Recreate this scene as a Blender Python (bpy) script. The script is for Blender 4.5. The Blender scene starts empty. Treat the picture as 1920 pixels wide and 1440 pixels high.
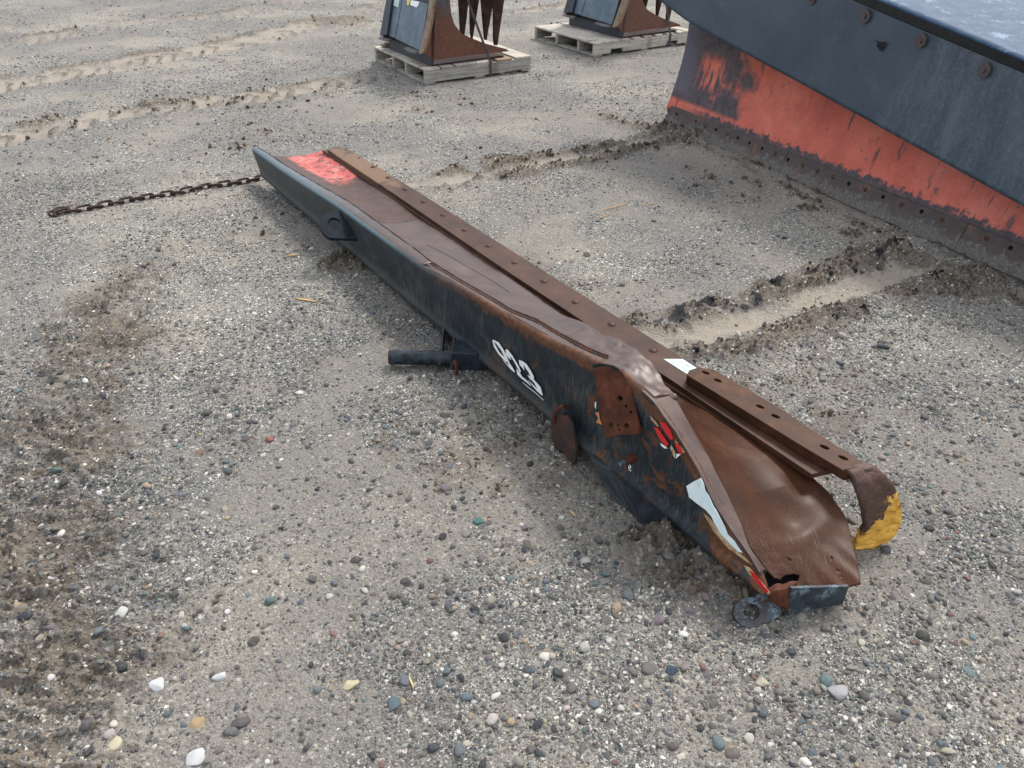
import bpy, bmesh, math, random
import numpy as np
from mathutils import Vector, Matrix
from mathutils.geometry import tessellate_polygon
random.seed(7); RNG = np.random.default_rng(11)
S = bpy.context.scene
COL = S.collection
PI = math.pi
# ------------------------------------------------------------------ camera
CAM_H = 1.6; PITCH = math.radians(34.5); FPX = 1442.0
cd = bpy.data.cameras.new('camera'); cam = bpy.data.objects.new('camera', cd); COL.objects.link(cam)
cd.sensor_width = 36; cd.lens = 36*FPX/1920; cd.clip_start = .02; cd.clip_end = 1200
cam.location = (0, 0, CAM_H); cam.rotation_euler = (PI/2-PITCH, 0, 0)
S.camera = cam
# ------------------------------------------------------------------ light
SUN_EL = math.radians(52); SUN_AZ = math.radians(38)       # azimuth clockwise from +Y (right, beyond the blade)
w = bpy.data.worlds.new('World'); S.world = w; w.use_nodes = True
wt = w.node_tree; wt.nodes.clear()
sky = wt.nodes.new('ShaderNodeTexSky'); sky.sky_type = 'NISHITA'; sky.sun_disc = False
sky.sun_elevation = SUN_EL; sky.sun_rotation = SUN_AZ; sky.air_density = 1.0; sky.dust_density = 4.0; sky.ozone_density = 1.0
hs = wt.nodes.new('ShaderNodeHueSaturation'); hs.inputs['Saturation'].default_value = .55
tcw = wt.nodes.new('ShaderNodeTexCoord'); nzw = wt.nodes.new('ShaderNodeTexNoise'); nzw.inputs['Scale'].default_value = 3.2; nzw.inputs['Detail'].default_value = 6
mpw = wt.nodes.new('ShaderNodeMapping'); mpw.inputs['Scale'].default_value = (1, 1, 2.2)
rpw = wt.nodes.new('ShaderNodeValToRGB'); rpw.color_ramp.elements[0].position = .34; rpw.color_ramp.elements[1].position = .62
mxw = wt.nodes.new('ShaderNodeMix'); mxw.data_type = 'RGBA'
mxw.inputs[7].default_value = (7.2, 7.6, 8.2, 1)               # bright broken cloud, same everywhere in the sky
bg = wt.nodes.new('ShaderNodeBackground'); bg.inputs['Strength'].default_value = .108
wo = wt.nodes.new('ShaderNodeOutputWorld')
L_ = wt.links.new
L_(tcw.outputs['Generated'], mpw.inputs['Vector']); L_(mpw.outputs[0], nzw.inputs['Vector']); L_(nzw.outputs['Fac'], rpw.inputs[0])
L_(sky.outputs[0], hs.inputs['Color']); L_(rpw.outputs[0], mxw.inputs[0]); L_(hs.outputs[0], mxw.inputs[6]); L_(mxw.outputs[2], bg.inputs[0]); L_(bg.outputs[0], wo.inputs[0])
sd = bpy.data.lights.new('sun', 'SUN'); sun = bpy.data.objects.new('sun', sd); COL.objects.link(sun)
sd.energy = 1.5; sd.angle = math.radians(10); sd.color = (1, .95, .88)
sdir = Vector((math.sin(SUN_AZ)*math.cos(SUN_EL), math.cos(SUN_AZ)*math.cos(SUN_EL), math.sin(SUN_EL)))
sun.rotation_euler = sdir.to_track_quat('Z', 'Y').to_euler(); sun.location = sdir*20
S.view_settings.view_transform = 'Standard'; S.view_settings.look = 'None'; S.view_settings.exposure = 0.86; S.view_settings.gamma = 1
S.view_settings.use_curve_mapping = False
S.render.resolution_x = 1024; S.render.resolution_y = 768
S.render.engine = 'CYCLES'

# ------------------------------------------------------------------ survey of the yard: sight lines to real points
CT, ST = math.cos(PITCH), math.sin(PITCH)
CAMP = Vector((0, 0, CAM_H))
def ray(px, py):
    x = (px-960)/FPX; u = (720-py)/FPX
    return Vector((x, CT+ST*u, -(ST-CT*u)))
def P(px, py, z=0.0):
    r = ray(px, py); t = (z-CAM_H)/r.z
    return CAMP + r*t
def hit(px, py, p0, n):
    r = ray(px, py); t = (Vector(p0)-CAMP).dot(n)/r.dot(n)
    return CAMP + r*t
# frame of the plow wing: s runs along it from the far end to the near end, v across it, z up
A0 = P(500, 338, .04); A1 = P(1440, 1110, .08)
du = Vector((A1.x-A0.x, A1.y-A0.y, 0)).normalized(); dv = Vector((-du.y, du.x, 0)); ZZ = Vector((0, 0, 1))
ORG = Vector((A0.x, A0.y, 0))
def W(s, v, z): return ORG + du*s + dv*v + ZZ*z
def loc(p):
    d = p-ORG; return (d.dot(du), d.dot(dv), p.z)
def HF(px, py, v=0.0):                 # sight line meets the upright plane v
    return hit(px, py, W(0, v, 0), dv)

# ------------------------------------------------------------------ helpers: scene objects
def link(o, parent=None):
    COL.objects.link(o)
    if parent is not None: o.parent = parent
    return o
def wloc(o):
    p = Vector((0, 0, 0))
    while o is not None:
        p = p + o.location; o = o.parent
    return p
def tag(o, label=None, cat=None, group=None, kind=None):
    if label: o['label'] = label
    if cat: o['category'] = cat
    if group: o['group'] = group
    if kind: o['kind'] = kind
    return o
def thing(name, label, cat, at, group=None):
    o = bpy.data.objects.new(name, None); COL.objects.link(o); o.location = at; o.empty_display_size = .1
    return tag(o, label, cat, group)
def mk(name, vs, fs, mat, parent=None, smooth=False, uv=None, solid=0, offset=1.0, bevel=0, at=None, attrs=None, seg=2):
    """vs in world coordinates; the object's origin sits at its parent's, or at `at`"""
    if parent is not None: o0 = wloc(parent)
    else: o0 = Vector(at) if at is not None else Vector((0, 0, 0))
    me = bpy.data.meshes.new(name)
    me.from_pydata([tuple(Vector(v)-o0) for v in vs], [], [tuple(f) for f in fs])
    if uv is not None:
        ul = me.uv_layers.new(name='UVMap')
        for lp in me.loops: ul.data[lp.index].uv = uv[lp.vertex_index]
    if attrs:
        for k, a in attrs.items():
            at_ = me.attributes.new(k, 'FLOAT', 'POINT'); at_.data.foreach_set('value', a)
    if smooth:
        me.shade_smooth(); me.set_sharp_from_angle(angle=math.radians(38))
    me.materials.append(mat)
    o = bpy.data.objects.new(name, me); link(o, parent)
    if parent is None: o.location = o0
    if solid:
        md = o.modifiers.new('thickness', 'SOLIDIFY'); md.thickness = solid; md.offset = offset
    if bevel:
        md = o.modifiers.new('bevel', 'BEVEL'); md.width = bevel; md.segments = seg; md.limit_method = 'ANGLE'; md.angle_limit = math.radians(40)
        if not smooth: me.shade_smooth()
        me_ = o.modifiers.new('normals', 'WEIGHTED_NORMAL'); me_.keep_sharp = True
    return o
def grid(rows, uvs=None, closed=False):
    """rows: equal-length lists of points"""
    n = len(rows[0]); vs = [p for r in rows for p in r]; fs = []
    for i in range(len(rows)-1):
        for j in range(n if closed else n-1):
            a = i*n+j; b = i*n+(j+1) % n
            fs.append((a, b, b+n, a+n))
    return vs, fs
def obox(c, ex, ey, ez):
    """box with corner c and edge vectors"""
    c, ex, ey, ez = map(Vector, (c, ex, ey, ez))
    vs = [c, c+ex, c+ex+ey, c+ey, c+ez, c+ex+ez, c+ex+ey+ez, c+ey+ez]
    fs = [(0, 3, 2, 1), (4, 5, 6, 7), (0, 1, 5, 4), (1, 2, 6, 5), (2, 3, 7, 6), (3, 0, 4, 7)]
    if ex.cross(ey).dot(ez) < 0: fs = [f[::-1] for f in fs]
    return vs, fs
def merge(*parts):
    vs, fs = [], []
    for v, f in parts:
        b = len(vs); vs += list(v); fs += [tuple(i+b for i in q) for q in f]
    return vs, fs
def plate(outline, holes, to3, thick, n):
    """flat plate with real holes: 2-D outline and holes, mapped by to3(x, y), extruded along n by thick"""
    loops = [[Vector((x, y, 0)) for x, y in outline]] + [[Vector((x, y, 0)) for x, y in h] for h in holes]
    tris = tessellate_polygon(loops)
    flat = [p for l in loops for p in l]
    N = len(flat); n = Vector(n)
    top = [Vector(to3(p.x, p.y)) for p in flat]; bot = [p+n*thick for p in top]
    vs = top+bot; fs = []
    for t in tris:
        a, b, c = (top[i] for i in t)
        nn = (b-a).cross(c-a)
        if nn.dot(n) > 0: t = t[::-1]
        fs.append(tuple(t)); fs.append(tuple(i+N for i in t[::-1]))
    b0 = 0
    for li, l in enumerate(loops):
        m = len(l)
        for i in range(m):
            fs.append((b0+i, b0+(i+1) % m, b0+(i+1) % m+N, b0+i+N))
        b0 += m
    me = bmesh.new(); bv = [me.verts.new(v) for v in vs]
    for f in fs:
        try: me.faces.new([bv[i] for i in f])
        except ValueError: pass
    bmesh.ops.recalc_face_normals(me, faces=me.faces)
    me.verts.index_update()
    out = [v.co.copy() for v in me.verts], [tuple(v.index for v in f.verts) for f in me.faces]
    me.free(); return out
def circ(cx, cy, r, n=14, ry=None, a0=0):
    ry = ry or r
    return [(cx+r*math.cos(a0+2*PI*i/n), cy+ry*math.sin(a0+2*PI*i/n)) for i in range(n)]
def tube(path, rad, n=10, caps=True, up=None):
    """path: list of world points; rad: number or list"""
    path = [Vector(p) for p in path]; rows = []
    prev = None
    for i, p in enumerate(path):
        t = (path[min(i+1, len(path)-1)]-path[max(i-1, 0)]).normalized()
        if prev is None:
            ref = Vector((0, 0, 1)) if abs(t.z) < .9 else Vector((1, 0, 0))
            a = t.cross(ref).normalized()
        else:
            a = (prev-t*prev.dot(t)).normalized()
        prev = a; b = t.cross(a)
        r = rad[i] if isinstance(rad, (list, tuple)) else rad
        rows.append([p+a*math.cos(2*PI*k/n)*r+b*math.sin(2*PI*k/n)*r for k in range(n)])
    vs, fs = grid(rows, closed=True)
    if caps:
        fs.append(tuple(range(n))[::-1]); m = len(vs)-n; fs.append(tuple(range(m, m+n)))
    return vs, fs
def dome(c, n, r, h, seg=12):
    """low domed bolt head lying on a surface with normal n"""
    c = Vector(c); n = Vector(n).normalized(); a = n.orthogonal().normalized(); b = n.cross(a)
    rows = []
    for k in range(4):
        t = k/3*PI/2*.92
        rows.append([c+a*math.cos(2*PI*i/seg)*r*math.cos(t)+b*math.sin(2*PI*i/seg)*r*math.cos(t)+n*(h*math.sin(t)) for i in range(seg)])
    vs, fs = grid(rows, closed=True); m = len(vs); fs.append(tuple(range(m-seg, m)))
    return vs, fs
def lerp(a, b, t): return a+(b-a)*t
def interp(x, pts): 
    xs = [p[0] for p in pts]; ys = [p[1] for p in pts]
    return float(np.interp(x, xs, ys))
def rpoly(pts, it=1):
    for _ in range(it):
        q = []
        for i in range(len(pts)):
            a, b = pts[i], pts[(i+1) % len(pts)]
            q += [(a[0]*.75+b[0]*.25, a[1]*.75+b[1]*.25), (a[0]*.25+b[0]*.75, a[1]*.25+b[1]*.75)]
        pts = q
    return pts

# ------------------------------------------------------------------ numpy noise
def _h(ix, iy, seed):
    n = (ix.astype(np.int64)*374761393 + iy.astype(np.int64)*668265263 + seed*982451653) & 0xffffffff
    n = ((n ^ (n >> 13))*1274126177) & 0xffffffff
    return ((n ^ (n >> 16)) & 0xffff)/65535.0
def vnoise(x, y, seed=0):
    ix = np.floor(x); iy = np.floor(y); fx = x-ix; fy = y-iy
    fx = fx*fx*fx*(fx*(fx*6-15)+10); fy = fy*fy*fy*(fy*(fy*6-15)+10)
    a = _h(ix, iy, seed); b = _h(ix+1, iy, seed); c = _h(ix, iy+1, seed); d = _h(ix+1, iy+1, seed)
    return (a*(1-fx)+b*fx)*(1-fy)+(c*(1-fx)+d*fx)*fy
def fbm(x, y, sc, oct=4, seed=0):
    v = np.zeros_like(x); a = .5; t = 0
    for o in range(oct):
        v += a*vnoise(x*sc+o*17.3, y*sc-o*9.1, seed+o*7); t += a; a *= .5; sc *= 2.03
    return v/t
def ss(e0, e1, x):
    t = np.clip((x-e0)/(e1-e0), 0, 1); return t*t*(3-2*t)
def pline(pts, z=0): return [tuple(P(a, b, z).xy) for a, b in pts]
def dpoly(x, y, pl):
    """distance to a polyline, signed side, run length along it"""
    best = np.full_like(x, 1e9); side = np.zeros_like(x); run = np.zeros_like(x); acc = 0
    for (ax, ay), (bx, by) in zip(pl[:-1], pl[1:]):
        dx, dy = bx-ax, by-ay; l2 = dx*dx+dy*dy; l = math.sqrt(l2)
        t = np.clip(((x-ax)*dx+(y-ay)*dy)/l2, 0, 1)
        ex = x-(ax+t*dx); ey = y-(ay+t*dy); d = np.hypot(ex, ey)
        m = d < best
        best = np.where(m, d, best); side = np.where(m, np.sign(dx*ey-dy*ex), side); run = np.where(m, acc+t*l, run)
        acc += l
    return best, side, run/acc, acc

# ------------------------------------------------------------------ the ground's shape
TRK = {
 'drag1': pline([(745, 352), (860, 337), (1000, 312), (1100, 294), (1190, 274), (1275, 255)]),
 'drag2': pline([(1150, 648), (1290, 632), (1400, 606), (1500, 572), (1600, 545), (1690, 508), (1745, 488)]),
 'mud_a': pline([(1100, 208), (1170, 232), (1245, 250), (1330, 262)]),
 'tA': pline([(-160, 305), (0, 262), (200, 216), (450, 188), (680, 150), (800, 130)]),
 'tB': pline([(-160, 195), (0, 160), (250, 117), (450, 82), (700, 18), (800, -10)]),
 'tC': pline([(-100, 95), (80, 72), (250, 42), (420, 30), (640, -20)]),
 'tD': pline([(940, 25), (1040, 13), (1130, -5)]),
 'left': pline([(330, 440), (255, 520), (170, 660), (80, 800), (40, 950), (0, 1120), (-70, 1330), (-150, 1600)]),
 'plow': pline([(1262, 246), (1500, 357), (1800, 494), (2050, 620)]),
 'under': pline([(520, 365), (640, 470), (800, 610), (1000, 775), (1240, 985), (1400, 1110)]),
}
PILES = [(P(655, 497), .16, .045), (P(735, 520), .12, .02), (P(1300, 1062), .17, .06), (P(1215, 1015), .09, .035), (P(1380, 1110), .08, .02),
         (P(1800, 540), .20, .030), (P(1715, 492), .13, .030), (P(1600, 440), .09, .012), (P(1515, 392), .07, .008), (P(1262, 262), .11, .022),
         (P(955, 305), .18, .02), (P(640, 40), .5, .01)]
def ground_fields(x, y):
    R = np.hypot(x, y)
    H = (fbm(x, y, .9, 3, 3)-.5)*.03 + (fbm(x, y, 7, 3, 5)-.5)*.012
    mud = np.zeros_like(x); sand = np.zeros_like(x); dark = np.zeros_like(x)
    wob = (fbm(x, y, 6, 3, 21)-.5)
    wob2 = (fbm(x, y, 22, 3, 23)-.5)
    clod = fbm(x, y, 38, 3, 31); clod2 = fbm(x, y, 90, 2, 37)
    for k, hw, hr, rw in (('drag1', .055, .035, .055), ('drag2', .085, .045, .085)):
        d, sd_, t, L = dpoly(x, y, TRK[k]); d = d + wob*.10 + wob2*.05
        e = ss(0, .12, t)*ss(0, .03, 1-t) if k == 'drag2' else ss(0, .2, t)
        s_ = (1-ss(hw*.45, hw*1.35, d))*(.55+.45*ss(.35, .6, fbm(x, y, 8, 3, 43)))
        rd = np.exp(-((d-hw-rw*.75)/rw)**2)
        br = np.clip(ss(.25, .55, fbm(x, y, 5, 2, 41))+.35*t, 0, 1)
        up = np.where(sd_ > 0, 1.25, .75) if k == 'drag2' else 1.0
        sand = np.maximum(sand, s_*ss(-.02, .05, t+.05)); m_ = rd*e*br*np.clip(up, 0, 1.2)
        mud = np.maximum(mud, np.clip(m_*1.3, 0, 1))
        H = H - s_*.008*e + m_*hr*(.35+1.1*clod) 
        if k == 'drag2': dark = np.maximum(dark, rd*e*ss(.54, .70, fbm(x, y, 13, 4, 57))*np.where(sd_ > 0, .9, .45))
    d, sd_, t, L = dpoly(x, y, TRK['mud_a']); d = d+wob*.05
    m_ = np.exp(-(d/.06)**2)*ss(0, .3, t); mud = np.maximum(mud, m_); H += m_*.03*(.3+clod)
    for k, hw, st, tone in (('tA', .17, 1.0, 1), ('tB', .24, .9, 1), ('tC', .2, .55, 1), ('tD', .06, 1, 1)):
        d, sd_, t, L = dpoly(x, y, TRK[k]); dd = d+wob*.22
        fade = 1-ss(.62, 1.0, t)*(.8 if k != 'tD' else 0)
        s_ = (1-ss(hw*.6, hw*1.2, dd))*st*fade
        sand = np.maximum(sand, s_*(.45+.55*ss(.3, .6, fbm(x, y, 4, 3, 61))))
        run = t*L; off = d*sd_
        tread = np.sin((run*1.0+np.abs(off)*.7)*2*PI/.15)       # chevron tread blocks
        tr = ss(.1, .75, tread+wob*1.2)*ss(.36, .5, fbm(x, y, 6, 3, 63))*ss(.0, .25, s_)*(np.abs(off) < hw*1.1)
        H += -s_*.012+tr*.022*(.4+clod)
        edge = np.exp(-((dd*sd_-hw*1.05)/(.06))**2)*fade*ss(.35, .6, fbm(x, y, 2.2, 3, 67))
        H += edge*.025*(.3+clod); mud = np.maximum(mud, np.maximum(edge*1.0, tr*.85*st))
    # the churned strip on the left
    d, sd_, t, L = dpoly(x, y, TRK['left']); d = d+wob*.28
    hw = .10+.30*t
    hw = .14+.42*t; m_ = (1-ss(hw*.25, hw*1.35, d))*ss(0, .25, t)
    rid = 1-np.abs(2*fbm(x*.55+wob*.1, y*1.0, 16, 3, 71)-1)
    rid2 = fbm(x*.5, y, 45, 3, 73)
    H += m_*(rid**3*.030+rid2*.022-.016)
    mud = np.maximum(mud, m_*(.32+.46*ss(.32, .66, fbm(x*.55, y, 9, 4, 75))))
    d, sd_, t, L = dpoly(x, y, TRK['plow']); d = d+wob*.05
    m_ = np.exp(-((d-.07)/.06)**2)*ss(.35, .62, fbm(x, y, 6, 3, 81)+.12*t); mud = np.maximum(mud, m_*.7); H += m_*.014*(.3+clod)
    for c, r, h in PILES:
        d = np.hypot(x-c.x, y-c.y)+wob*r*.9
        m_ = 1-ss(r*.35, r*1.1, d); mud = np.maximum(mud, m_); H += m_*h*(.4+clod)
    # soil strip under the wing: damp, with the wing's contact shade painted in
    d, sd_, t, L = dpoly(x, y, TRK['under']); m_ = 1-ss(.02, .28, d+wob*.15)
    damp_shade = m_*.8
    # general mud blotches
    bl = ss(.60, .72, fbm(x, y, 1.6, 4, 91))*ss(.45, .6, fbm(x, y, 14, 3, 93))*.5*(R > 1.3)
    mud = np.maximum(mud, bl)
    H += mud*(1-sand)*((clod-.5)*.02+(clod2-.5)*.008)
    dust = ss(.50, .66, fbm(x, y, 1.7, 5, 111)*.75+.25*fbm(x, y, 9, 3, 113))
    fine = np.clip(4.5/np.maximum(R, .5), 0, 1)
    H += (fbm(x, y, 70, 2, 95)-.5)*.006*(1-sand)*fine
    far = 1-ss(12.8, 14.5, R*(1.0)-.0)*.97
    H = H*far
    return H, np.clip(mud, 0, 1), np.clip(sand, 0, 1), np.clip(dark, 0, 1), np.clip(damp_shade, 0, 1), dust

# ------------------------------------------------------------------ materials
class Mat:
    def __init__(s, name):
        s.m = bpy.data.materials.new(name); s.m.use_nodes = True; s.t = s.m.node_tree
        s.b = s.t.nodes['Principled BSDF']; s.tc = s.t.nodes.new('ShaderNodeTexCoord')
    def N(s, ty, **kw):
        n = s.t.nodes.new(ty)
        for k, v in kw.items():
            if hasattr(n, k): setattr(n, k, v)
        return n
    def put(s, sock, v):
        if v is None: return
        if isinstance(v, bpy.types.NodeSocket): s.t.links.new(v, sock)
        elif isinstance(v, (tuple, list)):
            sock.default_value = (*v, 1) if len(v) == 3 and len(sock.default_value) == 4 else v
        else: sock.default_value = v
    def co(s, kind='Object', scale=(1, 1, 1), rot=(0, 0, 0), loc=(0, 0, 0)):
        mp = s.N('ShaderNodeMapping'); s.t.links.new(s.tc.outputs[kind], mp.inputs[0])
        mp.inputs['Scale'].default_value = scale; mp.inputs['Rotation'].default_value = rot; mp.inputs['Location'].default_value = loc
        return mp.outputs[0]
    def noise(s, sc, det=4, rough=.55, vec=None, dist=0):
        n = s.N('ShaderNodeTexNoise'); s.put(n.inputs['Vector'], vec or s.tc.outputs['Object'])
        n.inputs['Scale'].default_value = sc; n.inputs['Detail'].default_value = det; n.inputs['Roughness'].default_value = rough; n.inputs['Distortion'].default_value = dist
        return n.outputs['Fac']
    def vor(s, sc, vec=None, out='Color', feat='F1', rnd=1):
        n = s.N('ShaderNodeTexVoronoi'); n.feature = feat; s.put(n.inputs['Vector'], vec or s.tc.outputs['Object'])
        n.inputs['Scale'].default_value = sc; n.inputs['Randomness'].default_value = rnd
        return n.outputs[out]
    def ramp(s, f, st, interp='LINEAR'):
        r = s.N('ShaderNodeValToRGB'); r.color_ramp.interpolation = interp; e = r.color_ramp.elements
        while len(e) < len(st): e.new(.5)
        for k, (p, c) in enumerate(st):
            e[k].position = p; e[k].color = (*c, 1) if not isinstance(c, (int, float)) else (c, c, c, 1)
        s.put(r.inputs[0], f); return r.outputs[0]
    def mix(s, f, a, b, mode='MIX'):
        m = s.N('ShaderNodeMix'); m.data_type = 'RGBA'; m.blend_type = mode
        s.put(m.inputs[0], f); s.put(m.inputs[6], a); s.put(m.inputs[7], b); return m.outputs[2]
    def ma(s, op, a, b=None, c=None, clamp=False):
        m = s.N('ShaderNodeMath'); m.operation = op; m.use_clamp = clamp
        s.put(m.inputs[0], a)
        if b is not None: s.put(m.inputs[1], b)
        if c is not None: s.put(m.inputs[2], c)
        return m.outputs[0]
    def step(s, v, a, b):
        m = s.N('ShaderNodeMapRange'); m.interpolation_type = 'SMOOTHSTEP'; s.put(m.inputs[0], v)
        m.inputs[1].default_value = a; m.inputs[2].default_value = b; return m.outputs[0]
    def sep(s, kind='UV', vec=None):
        n = s.N('ShaderNodeSeparateXYZ'); s.put(n.inputs[0], vec or s.tc.outputs[kind]); return n.outputs
    def attr(s, nm, out='Fac', ty='GEOMETRY'):
        n = s.N('ShaderNodeAttribute'); n.attribute_name = nm; n.attribute_type = ty; return n.outputs[out]
    def bump(s, h, st=.3, dist=.01, prev=None):
        b = s.N('ShaderNodeBump'); s.put(b.inputs['Height'], h); b.inputs['Strength'].default_value = st; b.inputs['Distance'].default_value = dist
        if prev is not None: s.t.links.new(prev, b.inputs['Normal'])
        return b.outputs[0]
    def out(s, col, rough=.6, nrm=None, metal=0, spec=.5, coat=0, coatr=.3):
        s.put(s.b.inputs['Base Color'], col); s.put(s.b.inputs['Roughness'], rough); s.put(s.b.inputs['Metallic'], metal)
        s.b.inputs['Specular IOR Level'].default_value = spec
        s.b.inputs['Coat Weight'].default_value = coat; s.b.inputs['Coat Roughness'].default_value = coatr
        if nrm is not None: s.t.links.new(nrm, s.b.inputs['Normal'])
        return s.m
def flat(name, col, rough=.6, metal=0, var=.25, sc=30, bumpd=.0006, spec=.5):
    m = Mat(name); n = m.noise(sc, 4, .6)
    c = m.mix(m.ramp(n, [(.3, 0), (.7, 1)]), tuple(v*(1-var) for v in col), tuple(min(1, v*(1+var)) for v in col))
    return m.out(c, rough, m.bump(n, .4, bumpd), metal, spec)

def ground_material():
    m = Mat('gravel_yard')
    mud, sand, dark, damp_shade, dust = (m.attr(k) for k in ('mud', 'sand', 'dark', 'damp_shade', 'dust'))
    # grit: several sizes of grain, each grain its own colour
    pal = [(0, (.036, .038, .042)), (.2, (.095, .095, .092)), (.45, (.185, .178, .162)), (.66, (.285, .27, .24)), (.78, (.155, .172, .182)), (.9, (.46, .44, .39)), (1, (.74, .72, .66))]
    def grains(sc, k):
        c = m.vor(sc, m.co(loc=(k*3.1, k*1.7, 0))); x = m.sep(vec=c)
        return m.ramp(x[0], pal), x[1]
    c1, a1 = grains(520, 1); c2, a2 = grains(250, 2); c3, a3 = grains(120, 3)
    c = m.mix(m.step(a2, .45, .6), c1, c2)
    c = m.mix(m.step(a3, .68, .75), c, c3)
    fines = m.ramp(m.noise(420, 3, .7), [(.3, (.19, .173, .15)), (.7, (.36, .332, .29))])
    pf = m.ma('MAXIMUM', m.ma('MULTIPLY', m.step(m.noise(3.2, 6, .62, dist=.3), .44, .62), .55), m.ma('MULTIPLY', m.step(m.ma('ADD', dust, m.ma('MULTIPLY_ADD', m.noise(40, 4, .7), .8, -.4)), .15, .9), .66))
    c = m.mix(pf, c, fines)
    # paler dusty and darker stretches of the yard
    c = m.mix(m.step(m.noise(.85, 5, .6), .42, .66), m.mix(1, c, (.86, .86, .87), 'MULTIPLY'), m.mix(1, c, (1.22, 1.19, 1.13), 'MULTIPLY'))
    mc = m.ramp(m.noise(85, 5, .65), [(.25, (.055, .045, .036)), (.5, (.135, .112, .088)), (.75, (.23, .196, .158))])
    mc = m.mix(m.step(m.noise(2.0, 3), .4, .6), mc, m.mix(1, mc, (1.35, 1.3, 1.25), 'MULTIPLY'))
    mc = m.mix(m.step(a3, .78, .86), mc, c3)
    sc_ = m.ramp(m.noise(130, 5, .7), [(.25, (.24, .205, .165)), (.75, (.46, .405, .335))])
    edge = m.noise(45, 4, .65)
    fm = m.ma('MULTIPLY', m.step(m.ma('ADD', mud, m.ma('MULTIPLY_ADD', edge, 1.3, -.65)), .12, .85), .92)
    fs = m.ma('MULTIPLY', m.step(m.ma('ADD', sand, m.ma('MULTIPLY_ADD', edge, 1.1, -.55)), .2, .8), .88)
    c = m.mix(fs, c, sc_); c = m.mix(fm, c, mc)
    fd = m.step(m.ma('ADD', dark, m.ma('MULTIPLY_ADD', edge, .8, -.4)), .45, .65)
    c = m.mix(m.ma('MULTIPLY', fd, .85), c, (.028, .028, .032))
    c = m.mix(damp_shade, c, m.mix(1, c, (.70, .69, .69), 'MULTIPLY'))  # wing's contact shade and damp multiplied into the ground colour
    h = m.ma('ADD', m.ma('MULTIPLY', m.vor(250, out='Distance'), -1), m.ma('MULTIPLY', m.noise(300, 3, .7), 1.4))
    h2 = m.ma('MULTIPLY', m.vor(110, out='Distance', vec=m.co(loc=(9.3, 5.1, 0))), -1)
    bs = m.bump(h2, .55, .006, m.bump(h, .7, .0035))
    return m.out(c, m.ma('MULTIPLY_ADD', sand, -.05, .88), bs, spec=.25)
def rust_material(name, a=(.045, .017, .009), b=(.085, .033, .016), c=(.15, .060, .026), rough=.5, coat=.1, sc=1.0, tan=False):
    m = Mat(name); n = m.noise(9*sc, 6, .62); n2 = m.noise(160*sc, 4, .7)
    col = m.ramp(m.ma('ADD', m.ma('MULTIPLY', n, .75), m.ma('MULTIPLY', n2, .25)), [(.32, a), (.5, b), (.68, c)])
    col = m.mix(m.step(m.noise(3*sc, 5, .6), .55, .72), col, m.mix(1, col, (1.35, 1.3, 1.35), 'MULTIPLY'))
    if tan:                       # orange-tan flash rust near the far end, ground paler at the very tip
        uv = m.sep('UV'); w_ = m.ma('MULTIPLY_ADD', m.noise(9, 5, .7, m.co(loc=(2, 1, 0))), .9, -.45); sx = m.ma('ADD', uv[0], w_)
        f = m.ma('MULTIPLY', m.step(sx, .12, .30), m.step(sx, 1.0, .75)); col = m.mix(m.ma('MULTIPLY', f, .8), col, m.ramp(n2, [(.3, (.14, .075, .04)), (.7, (.24, .15, .09))]))
    r = m.ma('MULTIPLY_ADD', n, .3, rough-.15)
    bp = m.bump(n2, .35, .0012, m.bump(m.noise(28, 3), .18, .003))
    return m.out(col, r, bp, coat=coat, coatr=.4, spec=.16)
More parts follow.
